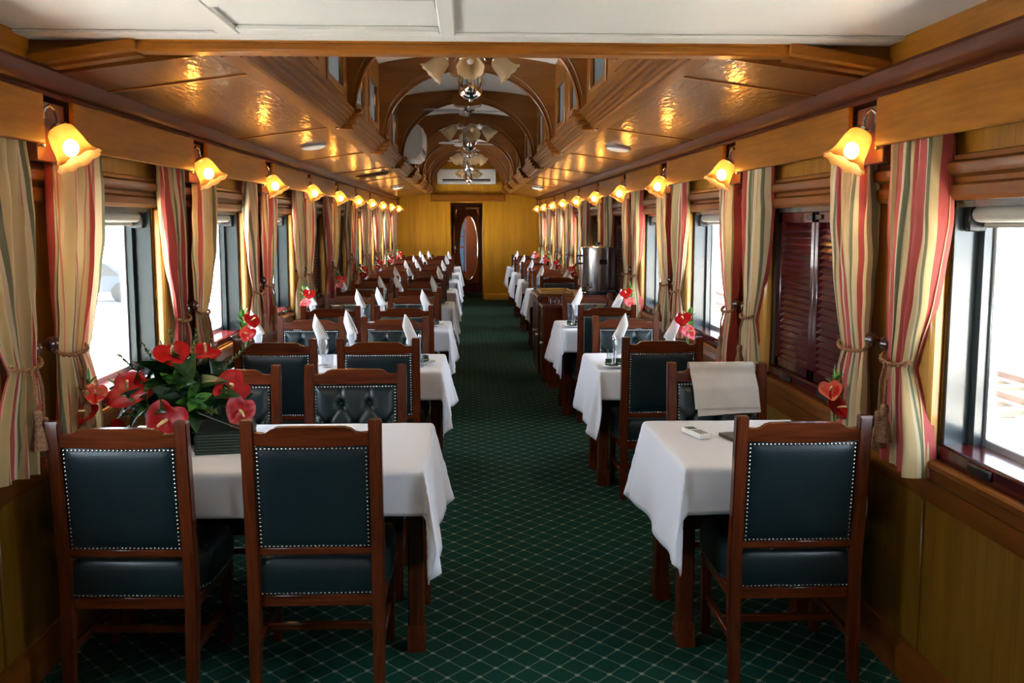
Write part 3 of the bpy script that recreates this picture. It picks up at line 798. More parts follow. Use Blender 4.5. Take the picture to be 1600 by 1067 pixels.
# ------------------------------------------------------------------ chairs
def nails(mb, pts, r=.0052):
    for p, nrm in pts:
        q = Vector((0, 0, 1)).rotation_difference(Vector(nrm)).to_matrix().to_4x4()
        mb.lathe([(r, 0), (r * .8, r * .5), (r * .3, r * .75), (0.0, r * .78)], 6, Matrix.Translation(p) @ q, cap=False)
def path_pts(corners, step):
    out = []
    for a, b in zip(corners, corners[1:]):
        a, b = Vector(a), Vector(b); n = max(1, round((b - a).length / step))
        out += [a + (b - a) * k / n for k in range(n)]
    return out
def make_chair():
    t = thing('dining_chair', 'chair', 'chair')
    yb = lambda z: -.185 - max(0, z - .40) * .085 - max(0, .40 - z) * .06 * 0     # raked back line (centre of post)
    for s in (-1, 1):
        m = MB(); bm = m.bm
        rings = []
        for z, dx, dy in ((0, .019, .020), (.30, .022, .023), (.46, .0225, .024), (.97, .0225, .020), (.98, .0195, .017)):
            y = yb(z) - max(0, .35 - z) * .10
            x = s * .2175
            rings.append([bm.verts.new((x + a * dx, y + b * dy, z)) for a, b in ((-1, -1), (1, -1), (1, 1), (-1, 1))])
        for a, b in zip(rings, rings[1:]):
            for k in range(4): bm.faces.new((a[k], a[(k + 1) % 4], b[(k + 1) % 4], b[k]))
        bm.faces.new(rings[0][::-1]); bm.faces.new(rings[-1])
        bmesh.ops.bevel(bm, geom=[e for e in bm.edges if abs((e.verts[0].co - e.verts[1].co).z) > .05], offset=.004, segments=2, affect='EDGES')
        m.obj('rear_post', 'mahog_z', t)
        m = MB(); m.box((s * .222 - .021, .195, 0), (s * .222 + .021, .237, .335), .004, 2)
        for v in m.bm.verts:
            if v.co.z < .1: v.co.x = s * .222 + (v.co.x - s * .222) * .8; v.co.y = .216 + (v.co.y - .216) * .8
        m.obj('front_leg', 'mahog_z', t)
        m = MB(); m.box((s * .219 - .011, -.18, .135), (s * .219 + .011, .20, .165), .003); m.obj('side_stretcher', 'mahog', t)
    m = MB(); m.box((-.21, -.02, .138), (.21, .004, .166), .003); m.obj('cross_stretcher', 'mahog', t)
    m = MB(); m.box((-.197, -.196, .300), (.197, -.168, .342), .003); m.box((-.235, .205, .30), (.235, .232, .345), .003)
    for s in (-1, 1): m.box((s * .226 - .013, -.17, .302), (s * .226 + .013, .20, .345), .003)
    m.obj('seat_frame', 'mahog', t)
    # top rail with an ogee step near each post
    m = MB()
    top = [(-.196, .936), (-.165, .934), (-.150, .938), (-.135, .950), (-.115, .956), (0, .958), (.115, .956), (.135, .950), (.150, .938), (.165, .934), (.196, .936)]
    bot = [(.196, .891), (.10, .888), (0, .886), (-.10, .888), (-.196, .891)]
    m.prism(top + bot, lambda x, z: (x, yb(z) - .014 - .012 * (1 - (x / .2) ** 2), z), lambda x, z: (x, yb(z) + .016 - .012 * (1 - (x / .2) ** 2), z))
    m.obj('top_rail', 'mahog', t)
    m = MB(); m.box((-.197, yb(.505) - .013, .492), (.197, yb(.505) + .015, .520), .004); m.obj('lower_rail', 'mahog', t)
    # padded back: plain domed rear face, buttoned front face
    PW, Z0, Z1 = .193, .517, .885
    btn = [(-.066, .80), (.066, .80), (-.132, .70), (0, .70), (.132, .70), (-.066, .60), (.066, .60)]
    segs = []
    for a in btn:
        for b in btn:
            if a < b and abs(abs(a[0] - b[0]) - .066) < .01 and abs(abs(a[1] - b[1]) - .10) < .01: segs.append((a, b))
    for x in (-.066, .066):
        segs.append(((x, .80), (x, .885))); segs.append(((x, .60), (x, .517)))
    segs += [((-.132, .70), (-.193, .76)), ((.132, .70), (.193, .76)), ((-.132, .70), (-.193, .64)), ((.132, .70), (.193, .64))]
    def dseg(p, s):
        a, b = Vector(s[0]), Vector(s[1]); d = b - a
        k = max(0, min(1, (p - a).dot(d) / d.length_squared)); return (p - a - d * k).length
    def front(u, v):
        x = -PW + 2 * PW * u; z = Z0 + (Z1 - Z0) * v
        p = Vector((x, z))
        e = min(PW - abs(x), z - Z0, Z1 - z)
        h = .038 * (1 - math.exp(-e / .022))
        dm = min(dseg(p, s) for s in segs); h -= .011 * math.exp(-(dm / .010) ** 2) * min(1, e / .01)
        db = min((p - Vector(b)).length for b in btn); h -= .022 * math.exp(-(db / .022) ** 2)
        return Vector((x, yb(z) + .010 + max(h, 0), z))
    def rear(u, v):
        x = -PW + 2 * PW * u; z = Z0 + (Z1 - Z0) * v
        e = min(PW - abs(x), z - Z0, Z1 - z)
        return Vector((x, yb(z) - .006 - .013 * (1 - math.exp(-e / .02)), z))
    m = MB(); m.grid(front, 56, 52); m.grid(rear, 20, 20)
    bp = m.obj('back_panel', 'leather', t, angle=180)
    for f in bp.data.polygons: pass
    m = MB()
    for b in btn:
        m.ball((b[0], yb(b[1]) + .027, b[1]), .0085, 8, 6, (1, .6, 1))
    m.obj('button', 'leather', bp)
    loop = [(-PW + .007, Z0 + .007), (PW - .007, Z0 + .007), (PW - .007, Z1 - .007), (-PW + .007, Z1 - .007), (-PW + .007, Z0 + .007)]
    pts = path_pts([(x, z, 0) for x, z in loop], .0145)
    m = MB()
    nails(m, [((p.x, yb(p.y) - .0105, p.y), (0, -1, 0)) for p in pts])
    m.obj('nail_trim', 'nail', bp)
    m = MB()
    nails(m, [((p.x, yb(p.y) + .0195, p.y), (0, 1, 0)) for p in pts])
    m.obj('nail_trim', 'nail', bp)
    # seat cushion
    def hw(y): return .196 + .048 * max(0, min(1, (y + .19) / .12))
    def seat(u, v):
        # v: 0 lower rim .. 1 centre of the top ; u around
        a = 2 * math.pi * u
        ca, sa = math.cos(a), math.sin(a)
        k = 1 / max(abs(ca), abs(sa)); k = k * .92 + .08
        ex, ey = max(-1, min(1, ca * k)), max(-1, min(1, sa * k))
        if v < .45:
            q = v / .45
            bul = 1 + .045 * math.sin(math.pi * min(1, q * .8 + .1))
            r, z = bul, .343 + .115 * q
        else:
            q = (v - .45) / .55
            r = math.cos(q * math.pi / 2) ** .55; z = .458 + .036 * math.sin(q * math.pi / 2) ** .8
        y = .02 + ey * .212 * r
        y = max(y, -.200)
        return Vector((ex * hw(.02 + ey * .21) * r, y, z))
    m = MB(); m.grid(seat, 64, 16, closed=True); bmesh.ops.remove_doubles(m.bm, verts=m.bm.verts[:], dist=.0004)
    st = m.obj('seat', 'leather', t, angle=60)
    pp = [(x, -.2035, .352) for x in [-.188 + .0145 * k for k in range(27)]]
    m = MB(); nails(m, [(p, (0, -1, 0)) for p in pp], .0048)
    m.obj('nail_trim', 'nail', st)
    for s in (-1, 1):
        m = MB(); nails(m, [((s * (hw(y) * 1.005 + .004), y, .354), (s, 0, 0)) for y in [-.16 + .016 * k for k in range(24)]], .0048)
        m.obj('nail_trim', 'nail', st)
    return t
chair = make_chair()

AY = [3.4, 5.8, 8.1, 10.32, 12.58, 14.75, 17.0, 19.4]        # rear face of the chairs that turn their backs to the viewer
CHO = .21
def table_y(k): return AY[k] + .165, AY[k] + .165 + (.84 if k == 0 else .80)
rowname = {'left': {k: ORD[k] for k in range(8)}, 'right': {0: 'first', 1: 'second', 2: 'third', 4: 'fourth', 5: 'fifth', 6: 'sixth', 7: 'seventh'}}
CXS = {'left': [(-1.18, 'window'), (-.535, 'aisle')], 'right': [(1.165, '')]}
CXF = {'left': [(-1.12, 'window'), (-.52, 'aisle')], 'right': [(1.135, '')]}
rnd = random.Random(4)
for sd in ('left', 'right'):
    for k, rn in rowname[sd].items():
        y0, y1 = table_y(k)
        for (x, pos) in (CXS[sd] if k == 0 else CXF[sd]):
            seat_txt = (pos + '-side ') if pos else ''
            place(chair, 'mahogany chair with its plain leather back turned, %snear seat, %s %s table' % (seat_txt, rn, sd), (x + rnd.uniform(-.006, .006), AY[k] + CHO, 0), R(rnd.uniform(-.7, .7) + (-2 if (sd, k, pos) == ('left', 0, 'window') else 0)), 'dining chairs along the saloon')
            xb = x + rnd.uniform(-.006, .006)
            if k == 0: xb = {'window': -1.13, 'aisle': -.535, '': 1.19}[pos]
            place(chair, 'mahogany chair showing its buttoned leather back, %sfar seat, %s %s table' % (seat_txt, rn, sd), (xb, y1 + .30 - .20 + .02 if k else 4.47, 0), R(180 + rnd.uniform(-.8, .8)), 'dining chairs along the saloon')

# ------------------------------------------------------------------ tables and cloths
def make_table(x0, x1, y0, y1, label):
    cx, cy = (x0 + x1) / 2, (y0 + y1) / 2
    t = thing('dining_table', label, 'table', (cx, cy, 0), 0, 'dining tables along the saloon')
    hx, hy = (x1 - x0) / 2, (y1 - y0) / 2
    m = MB(); m.box((-hx, -hy, .718), (hx, hy, .746), .006, 2); m.obj('tabletop', 'mahog', t)
    m = MB()
    for s in (-1, 1):
        m.box((-hx + .08, s * (hy - .07) - .011, .635), (hx - .08, s * (hy - .07) + .011, .718)); m.box((s * (hx - .07) - .011, -hy + .08, .635), (s * (hx - .07) + .011, hy - .08, .718))
    m.obj('apron', 'mahog', t)
    wall = -1 if cx < 0 else 1
    for x, y in ((-wall * (hx - .031), hy - .165), (-wall * (hx - .031), -hy + .165), (wall * (hx - .06), 0)):
        m = MB()
        m.box((x - .030, y - .036, .03), (x + .030, y + .036, .718), .005)
        m.prism([(-.036, .10), (.036, .10), (.055, .028), (.055, 0), (-.055, 0), (-.055, .028)], lambda a, z: (x - .034, y + a, z), lambda a, z: (x + .034, y + a, z))
        m.obj('leg', 'mahog_z', t)
    return t
def make_cloth(x0, x1, y0, y1, aisle, seed, label):
    """aisle: -1 when the free end points to -x, +1 when to +x"""
    rn = random.Random(seed)
    F, S, Wd = .182 + rn.uniform(-.012, .012), .375 + rn.uniform(-.02, .02), .10
    ol, orr = (S, Wd) if aisle < 0 else (Wd, S)
    cx, cy = (x0 + x1) / 2, (y0 + y1) / 2
    A0, A1, B0, B1 = x0 - ol, x1 + orr, y0 - F, y1 + F
    zt = .7545; ph = [rn.random() * 6.28 for _ in range(8)]
    sh = rn.uniform(.75, 1.15)
    def mapf(a, b):
        da = (x0 - a) if a < x0 else (a - x1) if a > x1 else 0.; sa = -1 if a < x0 else 1
        db = (y0 - b) if b < y0 else (b - y1) if b > y1 else 0.; sb = -1 if b < y0 else 1
        X, Y = min(max(a, x0), x1), min(max(b, y0), y1)
        if da == 0 and db == 0:
            return Vector((X - cx, Y - cy, zt + .0022 * noise.noise(Vector((a * 5, b * 5, seed))) + .0012 * noise.noise(Vector((a * 16, b * 3, seed + 5)))))
        r = math.hypot(da, db); th = math.atan2(db / F, da / (ol if sa < 0 else orr))          # 0: over the end, 90: over the long side
        rr = .012
        if db == 0:      # end drop
            along = (b - y0) / (y1 - y0)
            edge = max(0, 1 - 2 * min(along, 1 - along) * 3)
            psi = .05 + .05 * (1 + math.sin(along * 11 + ph[0])) + .06 * edge
            psi *= 1
        elif da == 0:
            along = (a - x0) / (x1 - x0)
            psi = .05 + .035 * (1 + math.sin(along * 9 + ph[1 if sb < 0 else 2]))
        else:
            pe = .05 + .05 * (1 + math.sin((0 if sb < 0 else 11) + ph[0])) + .06
            pf = .05 + .035 * (1 + math.sin((0 if sa < 0 else 9) + ph[1 if sb < 0 else 2]))
            s2 = math.sin(2 * th)
            k = th / (math.pi / 2)
            base = pe * (1 - k) + pf * k
            fold = (.34 * s2 ** 2 * (.62 - .50 * math.cos(8 * th + .3)) + .05 * s2) * sh
            psi = base + fold
        if da > 0 and db > 0: ux0 = .62 + .38 * (1 - s2)
        else: ux0 = 1.
        hor = .8 * r * math.sin(psi) + rr * (1 - math.exp(-r / rr)) + .004
        dz = r * math.cos(psi) - rr * .4 * (1 - math.exp(-r / rr))
        ux, uy = math.cos(th) * sa * ux0, math.sin(th) * sb * (1.15 if ux0 < 1 else 1)
        if da == 0: ux, uy = 0, sb
        if db == 0: ux, uy = sa, 0
        if da > 0 and db > 0:
            # flap swings round the corner a little
            sw = .10 * s2 * math.sin(4 * th + ph[3]) * r
            X += sw * -uy; Y += sw * ux
        wob = .006 * noise.noise(Vector((a * 9, b * 9, seed + 2))) * min(1, r / .1)
        # wall side stays clear of the panelling
        if (aisle < 0 and sa > 0 and da > 0) or (aisle > 0 and sa < 0 and da > 0): ux *= .45
        return Vector((X + ux * (hor + wob) - cx, Y + uy * (hor + wob) - cy, zt - max(0, dz)))
    def lin(edges, ns):
        out = []
        for (p, q), n in zip(zip(edges, edges[1:]), ns): out += [p + (q - p) * k / n for k in range(n)]
        return out + [edges[-1]]
    av = lin([A0, x0 - .03, x0, x1, x1 + .03, A1], [14 if aisle < 0 else 5, 4, 22, 4, 14 if aisle > 0 else 5])
    bv = lin([B0, y0 - .03, y0, y1, y1 + .03, B1], [9, 4, 20, 4, 9])
    m = MB(); bm = m.bm
    V = [[bm.verts.new(mapf(a, b)) for b in bv] for a in av]
    for i in range(len(av) - 1):
        for j in range(len(bv) - 1): bm.faces.new((V[i][j], V[i + 1][j], V[i + 1][j + 1], V[i][j + 1]))
    bmesh.ops.recalc_face_normals(bm, faces=bm.faces[:])
    o = m.obj('tablecloth', 'cloth', None, angle=180, loc=(cx, cy, 0), recalc=False)
    sm = o.modifiers.new('cloth_thickness', 'SOLIDIFY'); sm.thickness = .0015; sm.offset = 0
    return tag(o, label, 'tablecloth', 'white tablecloths')
TX = {'left': (-1.46, -.172), 'right': (.80, 1.46)}
for sd in ('left', 'right'):
    for k, rn in rowname[sd].items():
        x0, x1 = TX[sd]; y0, y1 = table_y(k)
        if sd == 'right' and k: x0 = .80
        make_table(x0 + .012, x1 - .005, y0 + .012, y1 - .012, 'mahogany dining table under a white cloth, %s along the %s side' % (rn, sd))
        extra = {('left', 0): 'carrying the red bouquet and dark menus', ('right', 0): 'carrying the white remote control'}.get((sd, k), 'laid for a meal')
        make_cloth(x0, x1, y0, y1, -1 if sd == 'right' else 1, k * 3 + (1 if sd == 'left' else 50), 'white tablecloth on the %s %s table, %s' % (rn, sd, extra))

# ------------------------------------------------------------------ tableware
ZT = .7565
def make_goblet():
    t = thing('goblet', 'goblet', 'glass')
    m = MB(); m.lathe([(.034, 0), (.034, .003), (.012, .008), (.006, .014), (.0055, .055)], 20); m.obj('stem', 'tglass', t)
    m = MB(); m.lathe([(.0055, .055), (.018, .06), (.033, .075), (.040, .10), (.040, .125), (.036, .15), (.033, .165), (.031, .165), (.034, .15), (.038, .125), (.038, .10), (.031, .077), (.016, .063), (0, .062)], 22); m.obj('bowl', 'tglass', t)
    return t
def make_napkin():
    m = MB()
    def fn(u, v):
        a = -math.pi * .92 + 1.84 * math.pi * u
        tip = ((1 + math.cos(a)) / 2) ** .9
        h = .172 + .120 * tip
        z = .072 + (h - .07 + .03) * v * 1.
        r = (.016 + .014 * min(1, v * 2.4)) + .020 * max(0, min(1, (v - .42) / .25)) - .018 * max(0, (v - .72) / .28)
        if z < .168: r = min(r, .030)
        x = r * math.cos(a); y = r * math.sin(a) * .6
        x = x + .010 * v * v
        return Vector((x + .003 * math.sin(5 * v + 9 * u), y, z))
    m.grid(fn, 30, 16); m.solid(.0025)
    o = m.obj('napkin', 'napkin', None, angle=60)
    return tag(o, 'napkin', 'napkin')
def make_tumbler():
    m = MB(); m.lathe([(.030, 0), (.034, .002), (.036, .04), (.038, .085), (.036, .085), (.034, .04), (.031, .012), (0, .010)], 16, ruf=lambda r, z, a, k: (r * (1 + .025 * math.sin(16 * a) * (1 if .003 < z < .06 else 0)), z))
    return tag(m.obj('tumbler', 'tglass', None), 'tumbler', 'glass')
goblet, napkin, tumbler = make_goblet(), make_napkin(), make_tumbler()
def make_saucer():
    m = MB(); m.lathe([(.045, 0), (.05, .004), (.085, .012), (.098, .017), (.098, .020), (.085, .016), (.05, .008), (0, .007)], 32)
    return tag(m.obj('saucer', 'china', None, angle=50), 'saucer', 'plate')
def make_stand():
    t = thing('cruet_stand', 'stand', 'cruet stand')
    m = MB(); m.lathe([(.032, 0), (.032, .004), (.012, .012), (.006, .02)], 18)
    for s in (-1, 1):
        pts = [(s * .036 + .026 * math.cos(2 * math.pi * k / 20), .026 * math.sin(2 * math.pi * k / 20), .022) for k in range(21)]; m.tube(pts, .002, 6)
    m.obj('base', 'chrome', t)
    m = MB(); m.tube([(0, 0, .01), (0, 0, .15)], .0045, 8); m.obj('rod', 'chrome', t)
    m = MB(); m.lathe([(.004, .148), (.013, .152), (.009, .160), (.011, .168), (.006, .182), (.0, .19)], 12); m.obj('finial', 'chrome', t)
    return t
def make_jar():
    t = thing('sauce_jar', 'jar', 'jar')
    m = MB(); m.lathe([(.018, 0), (.022, .003), (.022, .026), (.018, .030)], 16); m.obj('jar_body', 'jar', t)
    m = MB(); m.lathe([(.020, .030), (.021, .031), (.021, .039), (.018, .041)], 16); m.obj('lid', 'jarlid', t)
    return t
saucer, stand, jar = make_saucer(), make_stand(), make_jar()
for sd in ('left', 'right'):
    tip = 1 if sd == 'left' else -1
    for k, rn in rowname[sd].items():
        if k == 0: continue
        y0, y1 = table_y(k)
        seats = [(-1.12 + .20, y0 + .28, 'near window-side'), (-.52 + .16, y0 + .26, 'near aisle-side'), (-1.12 - .26, y1 - .22, 'far window-side'), (-.52 - .25, y1 - .22, 'far aisle-side')] if sd == 'left' else [(1.12 + .155, y0 + .25, 'near'), (1.12 - .17, y1 - .53 if k == 1 else y1 - .3, 'far')]
        for x, y, nm in seats:
            place(goblet, 'clear goblet holding a napkin, %s seat, %s %s table' % (nm, rn, sd), (x, y, ZT), 0, 'goblets on the tables')
            place(napkin, 'white pointed napkin in the goblet, %s seat, %s %s table' % (nm, rn, sd), (x, y, ZT), (math.pi if sd == 'left' else 0) + rnd.uniform(-.5, .5), 'napkins standing in goblets')
            if k in (1, 2):
                place(tumbler, 'cut glass tumbler beside the goblet, %s seat, %s %s table' % (nm, rn, sd), (x + (.045 if sd == 'left' else -.03), y - (.085 if 'near' in nm else -.08), ZT), 0, 'cut glass tumblers')
        cxx = -.31 if sd == 'left' else .895
        cyy = (y0 + y1) / 2 - (.10 if sd == 'left' else .30)
        if sd == 'right' and k == 2: cyy += .1
        place(saucer, 'round white saucer under the cruet stand on the %s %s table' % (rn, sd), (cxx, cyy, ZT), 0, 'saucers on the tables')
        place(stand, 'chrome cruet stand with a tall rod on the %s %s table' % (rn, sd), (cxx, cyy, ZT + .009), R(20), 'cruet stands')
        for s in (-1, 1):
            px = cxx + s * .036 * math.cos(R(20)); py = cyy + s * .036 * math.sin(R(20))
            place(jar, 'small green sauce jar, %s side of the cruet stand, %s %s table' % ('window' if (s > 0) == (sd == 'right') else 'aisle', rn, sd), (px, py, ZT + .0165), 0, 'sauce jars')

# ------------------------------------------------------------------ flowers
def frame_to(p, d, roll=0.):
    d = Vector(d).normalized()
    q = Vector((0, 0, 1)).rotation_difference(d).to_matrix().to_4x4()
    return Matrix.Translation(p) @ q @ Matrix.Rotation(roll, 4, 'Z')
def spathe(mb, M4, s):
    """heart-shaped waxy bract, facing local +Z, tip to local -Y"""
    def fn(u, v):
        a = 2 * math.pi * u
        # heart outline
        rr = .5 * (1 + .30 * math.sin(a) * abs(math.cos(a)) ** .6) * (1 - .26 * math.exp(-((a - math.pi / 2) / .38) ** 2)) * (1 + .16 * math.exp(-((a - 3 * math.pi / 2) / .45) ** 2))
        r = rr * s * v
        x, y = r * math.cos(a) * .98, r * math.sin(a) * 1.08
        z = s * (.16 * v * v - .10 * v ** 4 + .012 * math.sin(7 * a) * v * v) - .0
        return M4 @ Vector((x, y, z))
    mb.grid(fn, 30, 8, closed=True); bmesh.ops.remove_doubles(mb.bm, verts=mb.bm.verts[:], dist=1e-5)
def anthurium(parent, head, d, s, roll, root, stem='leaf2'):
    M4 = frame_to(head, d, roll)
    m = MB(); spathe(m, M4, s); m.solid(.0018); o = m.obj('anthurium_flower', 'red', parent, angle=60)
    m = MB()
    tip = M4 @ Vector((0, -.14 * s, .50 * s)); base = M4 @ Vector((0, .08 * s, .02 * s)); mid = M4 @ Vector((0, .0 * s, .26 * s))
    m.tube([base, mid, tip, tip + (tip - mid) * .05], [.042 * s, .045 * s, .034 * s, .012 * s], 8); m.obj('spadix', 'spadix', o)
    m = MB(); h = Vector(head); rt = Vector(root)
    m.tube([rt, (rt + h) / 2 + Vector((0, 0, .02)), M4 @ Vector((0, .12 * s, -.004))], .003, 6); m.obj('stem', stem, o)
def leaf_blade(mb, base, tip, w, bend=.02, nrm=(0, 0, 1)):
    b, t = Vector(base), Vector(tip); d = t - b; n = Vector(nrm); sd = d.cross(n)
    if sd.length < 1e-5: sd = d.cross(Vector((1, 0, 0)))
    sd.normalize(); n = sd.cross(d).normalized()
    def fn(u, v):
        k = v; ww = w * (math.sin(math.pi * k ** .75) ** .9)
        q = 2 * u - 1
        return b + d * k + sd * (q * ww / 2) + n * (bend * math.sin(math.pi * k) - .18 * ww * (1 - abs(q)))
    mb.grid(fn, 6, 10)
def sprig(parent, root, d, L, n, w, mat='leaf2', name='leaf_sprig', seed=0):
    r2 = random.Random(seed); rt, dd = Vector(root), Vector(d).normalized()
    m = MB(); m.tube([rt, rt + dd * L * .5, rt + dd * L], [.003, .0025, .0015], 6)
    s0 = dd.cross(Vector((.3, 1, .1))).normalized(); s1 = dd.cross(s0)
    for k in range(n):
        a = k * 2.4 + seed; p = rt + dd * L * (.35 + .65 * k / n)
        o = (s0 * math.cos(a) + s1 * math.sin(a))
        leaf_blade(m, p, p + (o * .8 + dd * .6).normalized() * w * 2.3 * r2.uniform(.8, 1.15), w, .006, dd)
    leaf_blade(m, rt + dd * L, rt + dd * L * 1.0 + dd * w * 2, w * .8, .004, s0)
    bmesh.ops.remove_doubles(m.bm, verts=m.bm.verts[:], dist=1e-6)
    return m.obj(name, mat, parent, angle=60, recalc=False)
def make_vase(sx):
    t = thing('flower_vase', 'vase', 'flower vase')
    i = -sx
    m = MB(); m.lathe([(.024, 0), (.028, .004), (.022, .02), (.014, .05), (.012, .09), (.016, .115), (.014, .115), (.010, .09), (.012, .05), (.018, .02), (0, .012)], 20); m.obj('vase', 'chrome', t)
    anthurium(t, (i * .045, -.03, .285), (i * .35, -.55, .70), .105, R(20 * i), (0, 0, .09))
    anthurium(t, (i * .015, -.05, .205), (-i * .15, -.75, .55), .100, R(-30 * i), (0, 0, .09))
    sprig(t, (0, 0, .09), (-i * .05, .12, 1), .25, 12, .030, seed=3)
    return t
vl, vr = make_vase(-1), make_vase(1)
for sd, sx, pv in (('left', -1, vl), ('right', 1, vr)):
    for k, rn in rowname[sd].items():
        y0, y1 = table_y(k)
        y = (y0 + y1) / 2 - .17 if k else 3.93
        x = sx * 1.385
        if k == 0: x, y = (1.435, 3.79) if sd == 'right' else (-1.455, 3.83)
        v_ = place(pv, 'slim chrome vase of red anthuriums by the window on the %s %s table' % (rn, sd), (x, y, ZT), R(rnd.uniform(-15, 15)), 'bud vases on the tables')
        v_.scale = (.85,) * 3 if k == 0 else (1,) * 3

# the large bouquet on the first left table
bq = thing('flower_bouquet', 'large bouquet of red anthuriums and dark leaves on the first left table', 'flower arrangement', (-1.165, 4.03, ZT))
m = MB(); m.lathe([(.05, 0), (.054, .004), (.045, .05), (.042, .10), (.05, .15), (.046, .15), (.04, .10), (.04, .03), (0, .02)], 24); m.obj('vase', 'black', bq)
rb = random.Random(8)
for k in range(46):            # broad dark leaves lying over a dome
    a = k * 2.39996; el = R(rb.uniform(-12, 78))
    n_ = Vector((math.cos(a) * math.cos(el), math.sin(a) * math.cos(el), math.sin(el)))
    tg = Vector((-math.sin(a), math.cos(a), 0)); up_ = n_.cross(tg) * -1
    g_ = rb.uniform(0, 6.28); t_ = (tg * math.cos(g_) + n_.cross(tg) * math.sin(g_) + n_ * rb.uniform(.15, .5)).normalized()
    c0 = Vector((0, 0, .14)) + Vector((n_.x * .135, n_.y * .135, n_.z * .11))
    L = rb.uniform(.13, .19); m = MB()
    leaf_blade(m, c0 - t_ * .03, c0 + t_ * L, rb.uniform(.07, .10), .02, n_); m.obj('leaf', 'leaf', bq, angle=70, recalc=False)
for k in range(9):            # arched blade loops, drooping
    a = k * .72 + .2
    d = Vector((math.cos(a), math.sin(a), 0)); m = MB()
    leaf_blade(m, Vector((0, 0, .15)) + d * .05, d * .19 + Vector((0, 0, .07)), .085, .05); m.obj('leaf', 'leaf', bq, angle=70, recalc=False)
heads = [((-.115, -.13, .215), (-.15, -.72, .68), .165, R(70)), ((.005, -.19, .125), (.05, -.95, .28), .150, R(-20)), ((-.015, -.02, .315), (.1, -.55, .80), .135, R(30)),
         ((.175, -.06, .215), (.45, -.75, .45), .13, R(-40)), ((-.165, -.02, .225), (-.5, -.4, .7), .13, R(60)), ((.205, -.08, .135), (.6, -.75, .15), .12, R(10)),
         ((-.165, -.10, .075), (-.55, -.8, .1), .105, R(50)), ((.07, .04, .315), (.3, -.35, .85), .11, R(-20)), ((.0, .17, .2), (0, .7, .6), .13, 0)]
for h, d, s, r in heads: anthurium(bq, (h[0] * 1.1, h[1] * 1.13, .14 + (h[2] - .14) * 1.12), d, s * .93, r, (0, 0, .14))
for k, (dx, dy, dz, L) in enumerate([(-.75, -.05, .75, .30), (-.05, -.15, 1, .30), (.22, 0, 1, .30), (.75, .1, .75, .33), (-.5, .1, .9, .28), (.95, -.3, .15, .25), (.75, -.75, .12, .22), (-.95, -.3, .12, .24), (.85, -.5, .4, .25), (-.35, .4, .9, .27), (.3, .5, .8, .27), (-.7, -.7, .05, .22)]):
    sprig(bq, (0, 0, .13), (dx, dy, dz), L, 34, .010, 'fern', 'filler_sprig', k)
for k, (dx, dy, dz, L) in enumerate([(-.9, .05, .4, .22), (.1, -.6, .7, .16), (-.45, -.8, .3, .18), (.5, -.8, .35, .18)]):
    sprig(bq, (0, 0, .13), (dx, dy, dz), L, 9, .035, 'leaf2', 'leaf_sprig', k + 20)

bq.scale = (1.12, 1.12, 1.08)
# menus beside the bouquet
mx, my = -.975, 3.975
for k in range(7):
    t = thing('menu_folder', 'dark green menu folder in the stack beside the bouquet, %s from the bottom' % ORD[k], 'menu', (mx + rb.uniform(-.004, .004), my + rb.uniform(-.004, .004), ZT + .0115 * k), R(rb.uniform(-2, 2) + 8), 'menus stacked beside the bouquet')
    m = MB(); m.box((-.105, -.15, .0), (.105, .15, .0040), .0006); m.box((-.105, -.15, .0072), (.105, .15, .0112), .0006); m.box((-.1055, -.15, 0), (-.1035, .15, .0112)); m.obj('cover', 'gfold', t)
    m = MB(); m.box((-.100, -.144, .0041), (.102, .144, .0071)); m.obj('pages', 'page', t)
t = thing('menu_folder', 'dark green menu folder leaning open on top of the stack against the bouquet vase', 'menu', (mx - .02, my + .02, ZT + .0115 * 7), R(8), 'menus stacked beside the bouquet')
m = MB(); m.box((-.10, -.14, 0), (.10, .14, .0025), .0006)
Mq = Matrix.Translation((.10, 0, .002)) @ Matrix.Rotation(R(24), 4, 'Y')
m.box((-.20, -.14, 0), (0, .14, .0025), .0006, 1, Mq)
m.obj('cover', 'gfold', t)
m = MB(); m.box((-.19, -.135, -.003), (-.005, .135, -.0005), 0, 1, Mq); m.obj('pages', 'page', t)

# remote control and black folder on the first right table
t = thing('remote_control', 'white remote control lying on the first right tablecloth', 'remote control', (.955, 4.085, ZT + .001), R(14))
m = MB(); m.box((-.027, -.085, 0), (.027, .085, .022), .006, 3); m.obj('body', 'white_pl', t)
m = MB(); m.box((-.020, .025, .0215), (.020, .072, .0232), .001); m.obj('screen', 'screen', t)
for r in range(4):
    for c in range(3):
        m = MB(); m.box((-.019 + c * .014, -.07 + r * .02, .0215), (-.009 + c * .014, -.059 + r * .02, .0242), .001); m.obj('button', 'grey_pl', t)
t = thing('menu_folder', 'black folder lying on the first right tablecloth behind the chair', 'menu', (1.19, 3.95, ZT + .001), R(12))
m = MB(); m.box((-.11, -.15, 0), (.11, .15, .003), .001); m.box((-.11, -.15, .011), (.11, .15, .014), .001); m.box((-.112, -.15, 0), (-.109, .15, .014)); m.obj('cover', 'black', t)
m = MB(); m.box((-.106, -.146, .003), (.106, .146, .011)); m.obj('pages', 'page', t)

